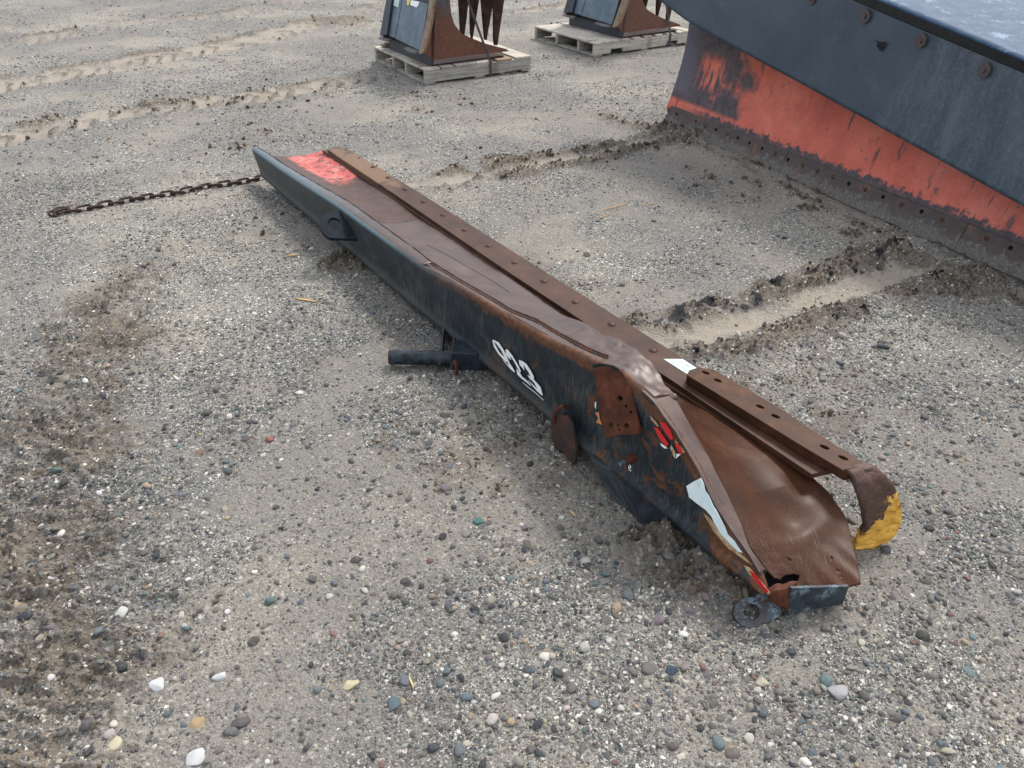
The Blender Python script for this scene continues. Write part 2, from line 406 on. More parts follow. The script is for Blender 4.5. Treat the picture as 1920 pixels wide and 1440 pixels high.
def wing_face_material():
    m = Mat('worn_black_plow_paint'); uv = m.sep('UV'); s_, z_ = uv[0], uv[1]
    st = m.noise(1, 5, .62, m.co('UV', (46, 9, 1), (0, 0, .55))); st2 = m.noise(1, 4, .6, m.co('UV', (150, 22, 1), (0, 0, .5)))
    lf = m.noise(1, 5, .6, m.co('UV', (5, 7, 1), (0, 0, .3))); hair = m.noise(1, 4, .65, m.co('UV', (260, 14, 1), (0, 0, .62)))
    f = m.ma('ADD', m.ma('ADD', m.ma('MULTIPLY', st, .26), m.ma('MULTIPLY', st2, .26)), m.ma('ADD', m.ma('MULTIPLY', lf, .30), m.ma('MULTIPLY', hair, .24)))
    col = m.ramp(f, [(.40, (.004, .008, .013)), (.53, (.014, .021, .027)), (.62, (.055, .068, .070)), (.76, (.16, .18, .175))])
    sp = m.step(m.noise(120, 3, .7), .58, .68); nearf = m.step(s_, 2.4, 3.3)
    col = m.mix(m.ma('MULTIPLY', sp, m.ma('MULTIPLY_ADD', nearf, .4, .15)), col, (.085, .12, .135))
    # grey-green dirty wash towards the far end
    col = m.mix(m.ma('MULTIPLY', m.step(s_, 1.9, .3), .6), col, m.ramp(st2, [(.35, (.035, .038, .036)), (.7, (.095, .10, .092))]))
    low = m.step(m.ma('ADD', z_, m.ma('MULTIPLY', st, .05)), .125, .085)
    col = m.mix(m.ma('MULTIPLY', low, .5), col, (.075, .082, .08))  # foot band painted lighter, as its upward tilt catches light
    rc = m.ramp(m.noise(60, 5, .7), [(.3, (.045, .018, .010)), (.6, (.145, .056, .022)), (.8, (.24, .105, .04))])
    # rust: along the fold from the middle on, in blotches and scratches
    topd = m.attr('dtop')
    nf = m.noise(13, 5, .65)
    r1 = m.ma('MULTIPLY', m.step(m.ma('SUBTRACT', m.ma('MULTIPLY', nf, .10), topd), .005, .03), m.step(s_, 1.8, 2.5))
    r2 = m.ma('MULTIPLY', m.step(m.noise(7.5, 6, .68, m.co('UV', (1, .8, 1)), dist=.6), .545, .61), m.step(s_, 2.35, 2.9))
    r3 = m.ma('MULTIPLY', m.step(m.ma('ADD', m.ma('MULTIPLY', hair, .5), m.ma('MULTIPLY', lf, .5)), .56, .60), m.step(s_, 1.5, 2.6))
    r4 = m.ma('MULTIPLY', m.ma('MULTIPLY', m.step(m.ma('ADD', topd, m.ma('MULTIPLY', nf, .06)), .085, .05), m.step(s_, 3.15, 3.25)), .9)
    for r in (r1, r2, m.ma('MULTIPLY', r3, .7), r4): col = m.mix(r, col, rc)
    bl = m.ma('MULTIPLY', m.step(topd, .016, .004), m.step(s_, 2.0, 1.4))
    col = m.mix(m.ma('MULTIPLY', bl, .7), col, (.10, .17, .20))  # bluish highlight painted along the far fold edge
    return m.out(col, m.ma('MULTIPLY_ADD', st, .3, .42), m.bump(st2, .3, .0012, m.bump(m.noise(18, 3), .2, .004)), spec=.4)
def wing_top_material():
    m = Mat('weathered_brown_steel_sky_sheen'); uv = m.sep('UV'); s_, v_ = uv[0], uv[1]
    n = m.noise(8, 6, .65); n2 = m.noise(170, 4, .7); nn = m.noise(14, 5, .7)
    col = m.ramp(m.ma('ADD', m.ma('MULTIPLY', n, .7), m.ma('MULTIPLY', n2, .3)), [(.32, (.036, .021, .018)), (.52, (.068, .040, .033)), (.7, (.115, .068, .054))])
    blue = m.ramp(n2, [(.35, (.045, .065, .085)), (.7, (.12, .17, .20))])  # bluish sky reflection painted into the far lip
    fb = m.ma('MULTIPLY', m.step(m.ma('ADD', s_, m.ma('MULTIPLY_ADD', nn, 1.6, -.8)), 1.5, .4), m.step(m.ma('ADD', v_, m.ma('MULTIPLY', nn, .03)), .095, .06))
    col = m.mix(m.ma('MULTIPLY', fb, .85), col, blue)
    rc = m.ramp(nn, [(.3, (.14, .055, .025)), (.7, (.23, .105, .045))])
    col = m.mix(m.ma('MULTIPLY', m.step(m.ma('ADD', v_, m.ma('MULTIPLY', nn, .02)), .026, .012), m.ma('MULTIPLY', m.step(s_, 1.7, 2.4), m.step(s_, 3.15, 2.95))), col, rc)
    # torn and crumpled end, dusty
    ht = m.noise(1, 5, .7, m.co('UV', (30, 260, 1), (0, 0, .2)))
    col = m.mix(m.ma('MULTIPLY', m.step(s_, 2.7, 3.1), m.ma('MULTIPLY_ADD', m.step(ht, .52, .66), .5, .12)), col, (.19, .125, .10))
    return m.out(col, m.ma('MULTIPLY_ADD', n, .25, .30), m.bump(n2, .3, .001, m.bump(m.noise(20, 4), .2, .004)), coat=.16, coatr=.40, spec=.42)
def moldboard_material():
    m = Mat('moldboard_rust'); uv = m.sep('UV'); s_, t_ = uv[0], uv[1]
    n = m.noise(7, 6, .6); n2 = m.noise(180, 4, .7); nn = m.noise(16, 6, .7)
    col = m.ramp(m.ma('ADD', m.ma('MULTIPLY', n, .7), m.ma('MULTIPLY', n2, .3)), [(.3, (.020, .0068, .004)), (.5, (.046, .016, .0075)), (.7, (.088, .033, .0145))])
    far = m.step(s_, 2.6, 1.2)
    col = m.mix(m.ma('MULTIPLY', far, .75), col, m.ramp(nn, [(.3, (.050, .036, .034)), (.7, (.115, .080, .072))]))
    sc_ = m.noise(1, 5, .7, m.co('UV', (14, 140, 1), (0, 0, .25)))
    fs = m.ma('MULTIPLY', m.step(sc_, .60, .68), m.step(m.ma('SUBTRACT', s_, m.ma('MULTIPLY', t_, .10)), 3.50, 3.62))
    col = m.mix(m.ma('MULTIPLY', fs, .75), col, (.36, .26, .19))
    spk = m.noise(420, 3, .8)
    col = m.mix(m.ma('MULTIPLY', m.step(spk, .50, .66), .45), col, (.17, .075, .038)); col = m.mix(m.ma('MULTIPLY', m.step(spk, .48, .34), .6), col, (.016, .007, .005))
    patch = m.step(m.noise(5, 6, .7, m.co(loc=(3, 7, 1)), dist=.8), .54, .66)
    col = m.mix(m.ma('MULTIPLY', patch, .5), col, m.ramp(n2, [(.3, (.055, .030, .022)), (.7, (.16, .085, .055))]))
    fs2 = m.ma('MULTIPLY', m.step(sc_, .66, .74), m.step(s_, 2.9, 3.1))
    col = m.mix(m.ma('MULTIPLY', fs2, .35), col, (.28, .18, .14))
    # red paint left at the far end
    red = m.ramp(nn, [(.30, (.30, .050, .042)), (.48, (.52, .115, .095)), (.62, (.60, .22, .19)), (.75, (.62, .36, .33))])
    sx = m.ma('ADD', s_, m.ma('MULTIPLY_ADD', nn, .5, -.25)); tx = m.ma('ADD', t_, m.ma('MULTIPLY_ADD', n2, .2, -.1))
    fr = m.ma('MULTIPLY', m.step(sx, .66, .56), m.step(m.ma('ADD', tx, m.ma('MULTIPLY', s_, -.15)), .20, .30))
    fr = m.ma('MULTIPLY', fr, m.step(m.noise(26, 5, .75), .62, .52))
    col = m.mix(fr, col, red)
    return m.out(col, m.ma('MULTIPLY_ADD', n, .24, .35), m.bump(n2, .3, .0009, m.bump(m.noise(15, 3), .08, .004)), coat=.05, coatr=.28, spec=.16)
def shoe_material():
    m = Mat('shoe_rust_and_yellow_paint'); z = m.sep('Object')[2]; nn = m.noise(30, 5, .7)
    col = m.ramp(m.noise(120, 4, .7), [(.3, (.050, .028, .022)), (.7, (.12, .065, .048))])
    ye = m.ramp(m.noise(1, 5, .7, m.co('Object', (26, 26, 60))), [(.30, (.08, .035, .015)), (.38, (.42, .19, .03)), (.50, (.66, .36, .055)), (.75, (.80, .52, .13))])
    u = m.attr('run')
    f = m.step(m.ma('ADD', u, m.ma('MULTIPLY_ADD', nn, .45, -.22)), .50, .54)
    f = m.ma('MULTIPLY', f, m.step(m.noise(60, 4, .7), .70, .64))
    col = m.mix(f, col, ye)
    return m.out(col, .6, m.bump(nn, .3, .0006), spec=.3)
def plow_paint():
    m = Mat('orange_plow_paint'); uv = m.sep('UV'); s_, h_ = uv[0], uv[1]
    n = m.noise(4, 6, .65); nn = m.noise(22, 6, .72)
    sc_ = m.noise(1, 5, .7, m.co('UV', (16, 3.2, 1), (0, 0, -.5)))
    org = m.ramp(m.noise(2.5, 6, .7), [(.3, (.46, .070, .040)), (.5, (.60, .115, .065)), (.7, (.70, .20, .14))])
    fine_ = m.noise(70, 5, .75)
    org = m.mix(m.ma('MULTIPLY', m.step(fine_, .52, .70), .45), org, (.20, .075, .055))
    drk = m.ramp(nn, [(.3, (.030, .022, .026)), (.7, (.11, .085, .095))])
    e1 = m.step(m.ma('ADD', s_, m.ma('MULTIPLY_ADD', n, 1.5, -.75)), .78, .52)
    blob = m.ma('MULTIPLY', m.step(m.ma('ABSOLUTE', m.ma('SUBTRACT', h_, .28)), .02, .10), 1)
    foot = m.step(m.ma('ADD', h_, m.ma('MULTIPLY_ADD', nn, .16, -.08)), .172, .150)
    foot = m.ma('MULTIPLY', foot, m.step(s_, .1, .5))
    f = m.ma('MAXIMUM', m.ma('MULTIPLY', e1, m.step(h_, .165, .20)), foot)
    scr2 = m.noise(1, 5, .7, m.co('UV', (60, 5, 1), (0, 0, -.6)))
    f = m.ma('MAXIMUM', f, m.ma('MULTIPLY', m.step(sc_, .58, .66), .85)); f = m.ma('MAXIMUM', f, m.ma('MULTIPLY', m.step(scr2, .60, .68), .7))
    f = m.ma('MAXIMUM', f, m.ma('MULTIPLY', m.step(nn, .60, .66), .8))
    pat = m.ma('MULTIPLY', m.ma('MULTIPLY', m.step(m.ma('ABSOLUTE', m.ma('SUBTRACT', s_, .33)), .17, .06), m.step(m.ma('ABSOLUTE', m.ma('SUBTRACT', h_, .40)), .14, .05)), m.step(sc_, .46, .52))
    f = m.ma('SUBTRACT', f, pat, clamp=True)
    col = m.mix(f, org, drk)
    far = m.step(m.ma('ADD', s_, m.ma('MULTIPLY_ADD', n, .3, -.15)), .22, .05)
    col = m.mix(m.ma('MULTIPLY', m.ma('MULTIPLY', far, m.step(h_, .21, .25)), .8), col, (.10, .095, .13))
    return m.out(col, m.ma('MULTIPLY_ADD', f, .15, .42), m.bump(nn, .25, .002), spec=.45)
def edge_steel():
    m = Mat('worn_cutting_edge_steel'); uv = m.sep('UV'); h_ = uv[1]; nn = m.noise(24, 6, .7); n = m.noise(90, 5, .7)
    up = m.ramp(nn, [(.3, (.030, .021, .020)), (.7, (.080, .055, .048))])
    lo = m.ramp(n, [(.3, (.055, .047, .042)), (.5, (.105, .094, .085)), (.7, (.20, .186, .172))])
    f = m.step(m.ma('ADD', h_, m.ma('MULTIPLY_ADD', nn, .26, -.13)), .078, .045)
    col = m.mix(f, up, lo)
    col = m.mix(m.step(m.noise(7, 5, .65), .60, .66), col, (.12, .058, .036))
    return m.out(col, .52, m.bump(n, .5, .003, m.bump(nn, .3, .004)), spec=.5)
def flap_material():
    m = Mat('black_rubber_deflector'); uv = m.sep('UV'); s_, h_ = uv[0], uv[1]
    n = m.noise(3, 6, .65); nn = m.noise(60, 5, .75); st = m.noise(1, 5, .65, m.co('UV', (20, 3.5, 1), (0, 0, -.12)))
    col = m.ramp(m.ma('ADD', m.ma('MULTIPLY', n, .7), m.ma('MULTIPLY', nn, .3)), [(.3, (.022, .036, .054)), (.5, (.038, .058, .082)), (.72, (.066, .094, .122))])
    st3 = m.noise(1, 6, .75, m.co('UV', (9, 1.6, 1), (0, 0, -.25)))
    band = m.ma('MULTIPLY', m.step(m.ma('ADD', s_, m.ma('MULTIPLY', h_, -.35)), 1.80, 1.90), m.step(m.ma('ADD', m.ma('MULTIPLY', st3, .7), m.ma('MULTIPLY', nn, .35)), .42, .66))
    col = m.mix(m.ma('MULTIPLY', band, .55), col, (.125, .155, .18))
    blot = m.step(m.noise(6, 6, .75, m.co(loc=(4, 2, 9))), .60, .70); col = m.mix(m.ma('MULTIPLY', blot, .4), col, (.11, .13, .15))
    pits = m.step(m.vor(26, out='Distance'), .10, .05); col = m.mix(m.ma('MULTIPLY', pits, m.ma('MULTIPLY', m.step(n, .5, .6), .6)), col, (.012, .014, .018))
    topf = m.ma('MULTIPLY', m.step(m.ma('SUBTRACT', h_, m.ma('MULTIPLY', nn, .05)), .40, .47), m.step(nn, .5, .62))
    col = m.mix(m.ma('MULTIPLY', topf, .5), col, (.17, .20, .23))
    scr = m.step(m.noise(1, 4, .6, m.co('UV', (55, 5, 1), (0, 0, -.9))), .70, .74)
    col = m.mix(m.ma('MULTIPLY', scr, .35), col, (.13, .15, .17))
    return m.out(col, m.ma('MULTIPLY_ADD', n, .2, .42), m.bump(nn, .25, .0015), spec=.45)
def painted(name, a, b, c=None, f2=.62, rough=.42, sc=9, spec=.5):
    m = Mat(name); n = m.noise(sc, 6, .68); n2 = m.noise(sc*9, 5, .7)
    col = m.mix(m.step(n, .35, .65), a, b)
    if c: col = m.mix(m.step(m.ma('ADD', m.ma('MULTIPLY', n2, .4), m.ma('MULTIPLY', m.noise(sc*.6, 5, .7, m.co(loc=(5, 3, 1))), .6)), f2-.03, f2+.03), col, c)
    return m.out(col, rough, m.bump(n2, .3, .0015), spec=spec)
def wood_material(name, a, b):
    m = Mat(name); st = m.noise(1, 5, .65, m.co('UV', (3, 60, 1))); n = m.noise(8, 6, .7)
    col = m.ramp(m.ma('ADD', m.ma('MULTIPLY', st, .6), m.ma('MULTIPLY', n, .4)), [(.34, a), (.64, b)])
    col = m.mix(m.ma('MULTIPLY', m.step(m.noise(5, 6, .75, m.co(loc=(3, 1, 7))), .52, .64), .6), col, (.12, .10, .08))
    return m.out(col, .85, m.bump(st, .4, .003), spec=.2)
def side_plate_material():
    m = Mat('rust_fading_to_blue_steel'); z = m.sep('Object')[2]; nn = m.noise(14, 6, .7)
    ru = m.ramp(m.noise(50, 5, .7), [(.3, (.075, .028, .018)), (.7, (.19, .075, .042))])
    bl = m.ramp(nn, [(.3, (.028, .035, .045)), (.7, (.10, .10, .11))])
    f = m.step(m.ma('ADD', z, m.ma('MULTIPLY_ADD', nn, .5, -.25)), .30, .55)
    return m.out(m.mix(f, ru, bl), .5, m.bump(nn, .4, .003))
def stone_material():
    m = Mat('river_stone'); c = m.attr('tint', 'Color', 'INSTANCER'); n = m.noise(2.2, 4, .65); n2 = m.noise(9, 3, .7)
    col = m.mix(1, c, m.ramp(n, [(.25, .72), (.75, 1.2)]), 'MULTIPLY')
    dust = m.step(m.ma('ADD', m.ma('MULTIPLY', n2, .5), m.ma('MULTIPLY', n, .5)), .5, .64)
    col = m.mix(m.ma('MULTIPLY', dust, .55), col, (.22, .20, .175))
    return m.out(col, .72, m.bump(n2, .35, .08), spec=.35)
def clod_material():
    m = Mat('mud_clods'); c = m.attr('tint', 'Color', 'INSTANCER'); n = m.noise(3, 5, .7)
    col = m.mix(1, c, m.ramp(n, [(.25, .55), (.75, 1.3)]), 'MULTIPLY')
    return m.out(col, .92, m.bump(n, .6, .15), spec=.15)
def plain_stone(name, col):
    m = Mat(name); n = m.noise(60, 4, .65); c = m.mix(1, col, m.ramp(n, [(.25, .7), (.75, 1.2)]), 'MULTIPLY')
    return m.out(c, .7, m.bump(n, .4, .002), spec=.35)
#@@BUILD
# ================================================================== GROUND
def w_of(y): return .6+.57*np.abs(y)
rows_y = [-500, -150, -50, -15, -5, -2, -.8, 0, .3]
rows_y += [P(960, py).y for py in np.arange(1600, -75, -2.6)]
rows_y += [15, 18, 23, 32, 50, 90, 200, 500]
ry = np.array(rows_y)
ca = np.concatenate([[-30, -12, -5, -2.6, -1.8], np.linspace(-1.38, 1.38, 930), [1.8, 2.6, 5, 12, 30]])
GX = (w_of(ry)[:, None]*ca[None, :]); GY = np.repeat(ry[:, None], len(ca), 1)
gx, gy = GX.ravel(), GY.ravel()
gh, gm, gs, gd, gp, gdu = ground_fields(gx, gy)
nr, nc = GX.shape
me = bpy.data.meshes.new('ground')
me.vertices.add(nr*nc); me.vertices.foreach_set('co', np.stack([gx, gy, gh], 1).astype(np.float32).ravel())
ii, jj = np.meshgrid(np.arange(nr-1), np.arange(nc-1), indexing='ij'); a = (ii*nc+jj).ravel()
quads = np.stack([a, a+1, a+nc+1, a+nc], 1).astype(np.int32)
me.loops.add(quads.size); me.loops.foreach_set('vertex_index', quads.ravel())
me.polygons.add(len(quads)); me.polygons.foreach_set('loop_start', np.arange(0, quads.size, 4, dtype=np.int32))
me.update(calc_edges=True); me.shade_smooth()
for k, arr in (('mud', gm), ('sand', gs), ('dark', gd), ('damp_shade', gp), ('dust', gdu)):
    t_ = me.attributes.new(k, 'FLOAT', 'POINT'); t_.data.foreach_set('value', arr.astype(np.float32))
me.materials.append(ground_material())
ground = link(bpy.data.objects.new('ground', me)); tag(ground, 'grey gravel yard with pale tyre tracks and brown mud', kind='structure')
def gz(x, y): return float(ground_fields(np.array([x], float), np.array([y], float))[0][0])

# ---- loose stones and clods (nobody could count them): one object each, scattered with geometry nodes
def pebble(k, rough=.12, cut=3, sub=2):
    bm = bmesh.new(); bmesh.ops.create_icosphere(bm, subdivisions=sub, radius=1)
    rr = random.Random(k); dirs = [Vector((rr.gauss(0, 1), rr.gauss(0, 1), rr.gauss(0, 1))).normalized() for _ in range(cut)]
    ds = [rr.uniform(.55, .85) for _ in dirs]; ph = [rr.uniform(0, 6) for _ in range(6)]
    for v in bm.verts:
        c = v.co.normalized(); r = 1+rough*(math.sin(c.x*3+ph[0])*math.sin(c.y*3.3+ph[1])+.6*math.sin(c.z*5+ph[2]+c.x*4)) 
        p = c*r
        for d, l in zip(dirs, ds):
            q = p.dot(d)
            if q > l: p = p-d*(q-l)*.9
        v.co = p*.5
    me = bpy.data.meshes.new('pebble_shape'); bm.to_mesh(me); bm.free()
    return me
def scatter(name, label, shapes, mat, pts, rot, scl, tint, idx):
    me = bpy.data.meshes.new(name); n = len(pts)
    me.vertices.add(n); me.vertices.foreach_set('co', pts.astype(np.float32).ravel())
    me.attributes.new('rot', 'FLOAT_VECTOR', 'POINT').data.foreach_set('vector', rot.astype(np.float32).ravel())
    me.attributes.new('scl', 'FLOAT_VECTOR', 'POINT').data.foreach_set('vector', scl.astype(np.float32).ravel())
    me.attributes.new('idx', 'INT', 'POINT').data.foreach_set('value', idx.astype(np.int32))
    t4 = np.concatenate([tint, np.ones((n, 1))], 1)
    me.attributes.new('tint', 'FLOAT_COLOR', 'POINT').data.foreach_set('color', t4.astype(np.float32).ravel())
    o = link(bpy.data.objects.new(name, me)); tag(o, label, kind='stuff')
    g = bpy.data.node_groups.new(name+'_scatter', 'GeometryNodeTree')
    g.interface.new_socket('Geometry', in_out='INPUT', socket_type='NodeSocketGeometry'); g.interface.new_socket('Geometry', in_out='OUTPUT', socket_type='NodeSocketGeometry')
    gi = g.nodes.new('NodeGroupInput'); go = g.nodes.new('NodeGroupOutput'); iop = g.nodes.new('GeometryNodeInstanceOnPoints'); gti = g.nodes.new('GeometryNodeGeometryToInstance')
    for sh in shapes:
        sh.materials.clear(); sh.materials.append(mat)
        if mat.name != 'mud_clods': sh.shade_smooth()
        so = bpy.data.objects.new('pebble_shape', sh)
        oi = g.nodes.new('GeometryNodeObjectInfo'); oi.inputs['Object'].default_value = so
        g.links.new(oi.outputs['Geometry'], gti.inputs[0])
    g.links.new(gi.outputs[0], iop.inputs['Points']); g.links.new(gti.outputs[0], iop.inputs['Instance']); iop.inputs['Pick Instance'].default_value = True
    for nm, ty, sock in (('idx', 'INT', 'Instance Index'), ('rot', 'FLOAT_VECTOR', 'Rotation'), ('scl', 'FLOAT_VECTOR', 'Scale')):
        na = g.nodes.new('GeometryNodeInputNamedAttribute'); na.data_type = ty; na.inputs['Name'].default_value = nm
        g.links.new(na.outputs['Attribute'], iop.inputs[sock])
    g.links.new(iop.outputs[0], go.inputs[0])
    md = o.modifiers.new('scatter', 'NODES'); md.node_group = g
    return o
def sample(dens, y0, y1, wid=1.15):
    area = 2*wid*((.6*(y1-y0))+.285*(y1*y1-y0*y0)); n = int(dens*area)
    y = RNG.uniform(y0, y1, int(n*2.2)); y = y[RNG.uniform(0, w_of(y1), len(y)) < w_of(y)][:n]
    x = RNG.uniform(-1, 1, len(y))*wid*w_of(y)
    return x, y
PAL = np.array([(.150, .138, .120), (.125, .125, .118), (.115, .135, .150), (.045, .050, .056), (.42, .39, .33), (.56, .54, .50), (.33, .26, .18), (.20, .115, .095), (.150, .125, .135), (.115, .165, .170), (.24, .22, .19), (.085, .082, .078)])
PW_ = np.array([.19, .14, .12, .10, .075, .055, .04, .012, .05, .03, .12, .09]); PW_ /= PW_.sum()
X, Y, D = [], [], []
for dens, y0, y1, d0, d1, pw in ((10000, .75, 2.4, .0045, .009, 1.9), (3600, 2.4, 4.6, .006, .010, 2.0), (1900, .75, 3.0, .009, .022, 2.2), (1250, 3.0, 4.6, .009, .020, 2.4), (800, 4.6, 8.0, .009, .020, 2.4), (230, .75, 2.4, .019, .040, 2.6), (70, 2.4, 8.0, .019, .042, 2.8), (130, 8.0, 13.5, .014, .035, 2.6)):
    x, y = sample(dens, y0, y1); u_ = RNG.uniform(0, 1, len(x)); d = d0*(1-u_*(1-(d0/d1)**pw))**(-1/pw)
    X.append(x); Y.append(y); D.append(d)
X = np.concatenate(X); Y = np.concatenate(Y); D = np.concatenate(D)
h, m_, s_, k_, p_, du_ = ground_fields(X, Y)
clus = fbm(X, Y, 2.4, 4, 201); near = ss(2.8, 1.2, Y)
pr = (.25+1.1*ss(.38, .62, clus+.16*near))*(1-.93*ss(.2, .6, s_))*(1-.72*ss(.3, .8, m_)); pr = np.where(D > .018, pr*(.6+.6*near), pr)
pr = pr*(1-.72*du_)
kp = RNG.uniform(0, 1, len(X)) < pr
X, Y, D, h = X[kp], Y[kp], D[kp], h[kp]; n = len(X)
fl = RNG.uniform(.3, .7, n); el = RNG.uniform(.6, 1.0, n)
scl = np.stack([D, D*el, D*fl], 1); rot = np.stack([RNG.normal(0, .22, n), RNG.normal(0, .22, n), RNG.uniform(0, 6.28, n)], 1)
tint = PAL[RNG.choice(len(PAL), n, p=PW_)]*RNG.uniform(.72, 1.22, (n, 1))*(1+RNG.normal(0, .03, (n, 3)))
tint = np.clip(tint, .02, .8)
pts = np.stack([X, Y, h+scl[:, 2]*RNG.uniform(-.15, .25, n)], 1)
scatter('gravel', 'loose rounded gravel of many colours strewn over the yard', [pebble(k, .13 if k % 2 else .07, 4+k % 5) for k in range(12)], stone_material(), pts, rot, scl, tint, RNG.integers(0, 12, n))
# mud crumbs
X, Y, D = [], [], []
for dens, y0, y1, d0, d1, pw in ((5000, .75, 3.2, .006, .024, 2.4), (2600, 3.2, 6.8, .008, .036, 2.3), (45, 6.8, 12, .02, .045, 2.4)):
    x, y = sample(dens, y0, y1); u_ = RNG.uniform(0, 1, len(x)); d = d0*(1-u_*(1-(d0/d1)**pw))**(-1/pw); X.append(x); Y.append(y); D.append(d)
X = np.concatenate(X); Y = np.concatenate(Y); D = np.concatenate(D)
h, m_, s_, k_, p_, du_ = ground_fields(X, Y)
kp = RNG.uniform(0, 1, len(X)) < ss(.3, .85, m_)*(1-.85*s_)*ss(.40, .60, fbm(X, Y, 11, 3, 77))*1.25
X, Y, D, h, k_ = X[kp], Y[kp], D[kp], h[kp], k_[kp]; n = len(X)
left = X < -.4-.25*Y
D = np.where(left & (Y < 4.5), D*.62, D)
scl = np.stack([D, D*RNG.uniform(.7, 1, n), D*RNG.uniform(.5, .9, n)], 1); rot = RNG.uniform(0, 6.28, (n, 3))
base = np.where((k_ > .35)[:, None], np.array([[.036, .036, .040]]), np.array([[.165, .135, .105]]))
tint = np.clip(base*RNG.uniform(.7, 1.35, (n, 1)), .015, .4)
pts = np.stack([X, Y, h+D*.18], 1)
scatter('mud_crumbs', 'brown and black crumbs of mud beside the ruts', [pebble(50+k, .28, 1, 2) for k in range(8)], clod_material(), pts, rot, scl, tint, RNG.integers(0, 8, n))

# ================================================================== MATERIALS IN USE
M_FACE = wing_face_material(); M_TOP = wing_top_material(); M_MB = moldboard_material(); M_SHOE = shoe_material()
M_STRIP = rust_material('cutting_strip_rust', (.034, .017, .012), (.062, .030, .019), (.098, .050, .032), rough=.5, coat=.12)
M_STRIPF = rust_material('cutting_strip_rust_far', (.034, .017, .012), (.062, .030, .019), (.098, .050, .032), rough=.5, coat=.12, tan=True)
M_BAR = rust_material('wear_bar_rust', (.032, .014, .009), (.062, .027, .015), (.115, .052, .024), rough=.55, coat=.05, sc=2)
M_BRK = rust_material('bent_plate_rust', (.035, .012, .008), (.080, .026, .015), (.14, .05, .026), rough=.6, coat=0, sc=2.5)
M_BLACK = painted('black_blue_paint', (.008, .011, .016), (.022, .032, .045), (.09, .11, .12), .66, .5, 22, .25)
M_LUG = painted('chipped_blue_black_paint', (.010, .016, .024), (.03, .045, .06), (.13, .20, .24), .56, .55, 40)
M_MOT = painted('teal_and_rust_mottle', (.05, .022, .018), (.035, .055, .068), (.13, .21, .25), .55, .55, 34)
M_CHAIN = rust_material('chain_rust', (.026, .019, .015), (.050, .036, .028), (.10, .07, .05), rough=.7, coat=0, sc=5)
M_WHITE = painted('white_marker_paint', (.82, .85, .84), (.92, .93, .92), (.20, .22, .22), .63, .5, 40)
M_DWHITE = painted('white_reflective_film', (.72, .86, .90), (.85, .95, .96), (.24, .20, .16), .62, .4, 34)
M_DRED = painted('red_reflective_film', (.55, .012, .015), (.72, .02, .022), (.10, .02, .015), .60, .35, 50)
M_CREAM = painted('peeled_film_edge', (.55, .45, .28), (.30, .12, .05), (.7, .68, .55), .6, .6, 60)
M_PAPER = flat('pale_blue_paper', (.50, .63, .62), .6, var=.04)
M_INK = flat('grey_ink', (.24, .32, .34), .7)
M_CHROME = flat('bright_zinc', (.75, .74, .70), .22, 1.0, .05)
M_DARK = flat('hollow_shade', (.006, .006, .008), .8)  # near-black painted in for the shade inside holes and tears

# ================================================================== THE PLOW WING
def vf(s): return interp(s, [(-.2, 0), (3.0, 0), (3.2, -.014), (3.75, -.02)])
def hitF(px, py, off=0.0):
    p = HF(px, py, 0)
    for _ in range(4): p = HF(px, py, vf(loc(p)[0])-off)
    return p
Fpx = [(474, 281), (520, 313), (570, 346), (630, 384), (711, 443), (792, 503), (862, 538), (944, 588), (1025, 634), (1085, 662), (1113, 676), (1160, 694), (1198, 727), (1227, 755), (1265, 807), (1309, 880), (1345, 955), (1379, 1005), (1408, 1045), (1440, 1103)]
Bpx = [(500, 338), (560, 390), (620, 440), (700, 508), (760, 560), (840, 625), (920, 690), (980, 737), (1030, 780), (1100, 842), (1190, 907), (1260, 970), (1330, 1030), (1400, 1083), (1442, 1112)]
Fs = [loc(hitF(*p)) for p in Fpx]; Bs = [loc(hitF(*p)) for p in Bpx]
zF = lambda s: interp(s, [(a, c) for a, b, c in Fs]); 
zB = lambda s: min(interp(s, [(a, c) for a, b, c in Bs]), zF(s)-.012)
WING = thing('snow_plow_wing', 'long rusty bent plow wing lying on gravel, 923 painted on its dark side', 'plow blade', ORG+ZZ*0)
SEND = Fs[-1][0]
# dark upright back: foot flange, face, rounded fold
rows, uv, dt = [], [], []
sl = list(np.linspace(Fs[0][0]+.09, SEND, 190))
prof = [0, .05, .12, .2, .3, .4, .5, .6, .7, .8, .88, .94, .98, 1.0]
def face_rows():
    for s in sl:
        zf, zb = zF(s), zB(s); H = zf-zb; r_ = []
        r0 = min(.014, H*.3); kick = min(.03, H*.4)
        dent = (math.sin(s*3.1)+math.sin(s*7.7+1))*.0016
        crum = .006*max(0, min(1, (s-2.6)/.5))
        ka = interp(s, [(0, .3), (2.4, .35), (2.9, .9)]); zs = [(zb, -.018*ka), (zb+kick*.5, -.014*ka), (zb+kick, -.003*ka)]
        for f in np.linspace(0, 1, 12)[1:]:
            zs.append((zb+kick+(H-kick-r0)*f, 0))
        for a in (25, 50, 72, 90):
            zs.append((zf-r0+r0*math.sin(math.radians(a)), r0-r0*math.cos(math.radians(a))))
        for z, o in zs:
            hh = (z-zb)/H
            sh = -.12*hh*max(0, 1-(s-sl[0])/.35)
            nz = (float(vnoise(np.array([s*9.]), np.array([z*22.]), 5)[0])-.5)*crum
            v = vf(s)+o+dent*math.sin(hh*PI)+nz
            r_.append(W(s+sh, v, z)); uv.append((s+sh, z)); dt.append(max(0, zf-z))
        rows.append(r_)
face_rows()
vs, fs = grid(rows); fs = [f[::-1] for f in fs]
mk('back_plate', vs, fs, M_FACE, WING, smooth=True, uv=uv, solid=.007, offset=-1, attrs={'dtop': dt})
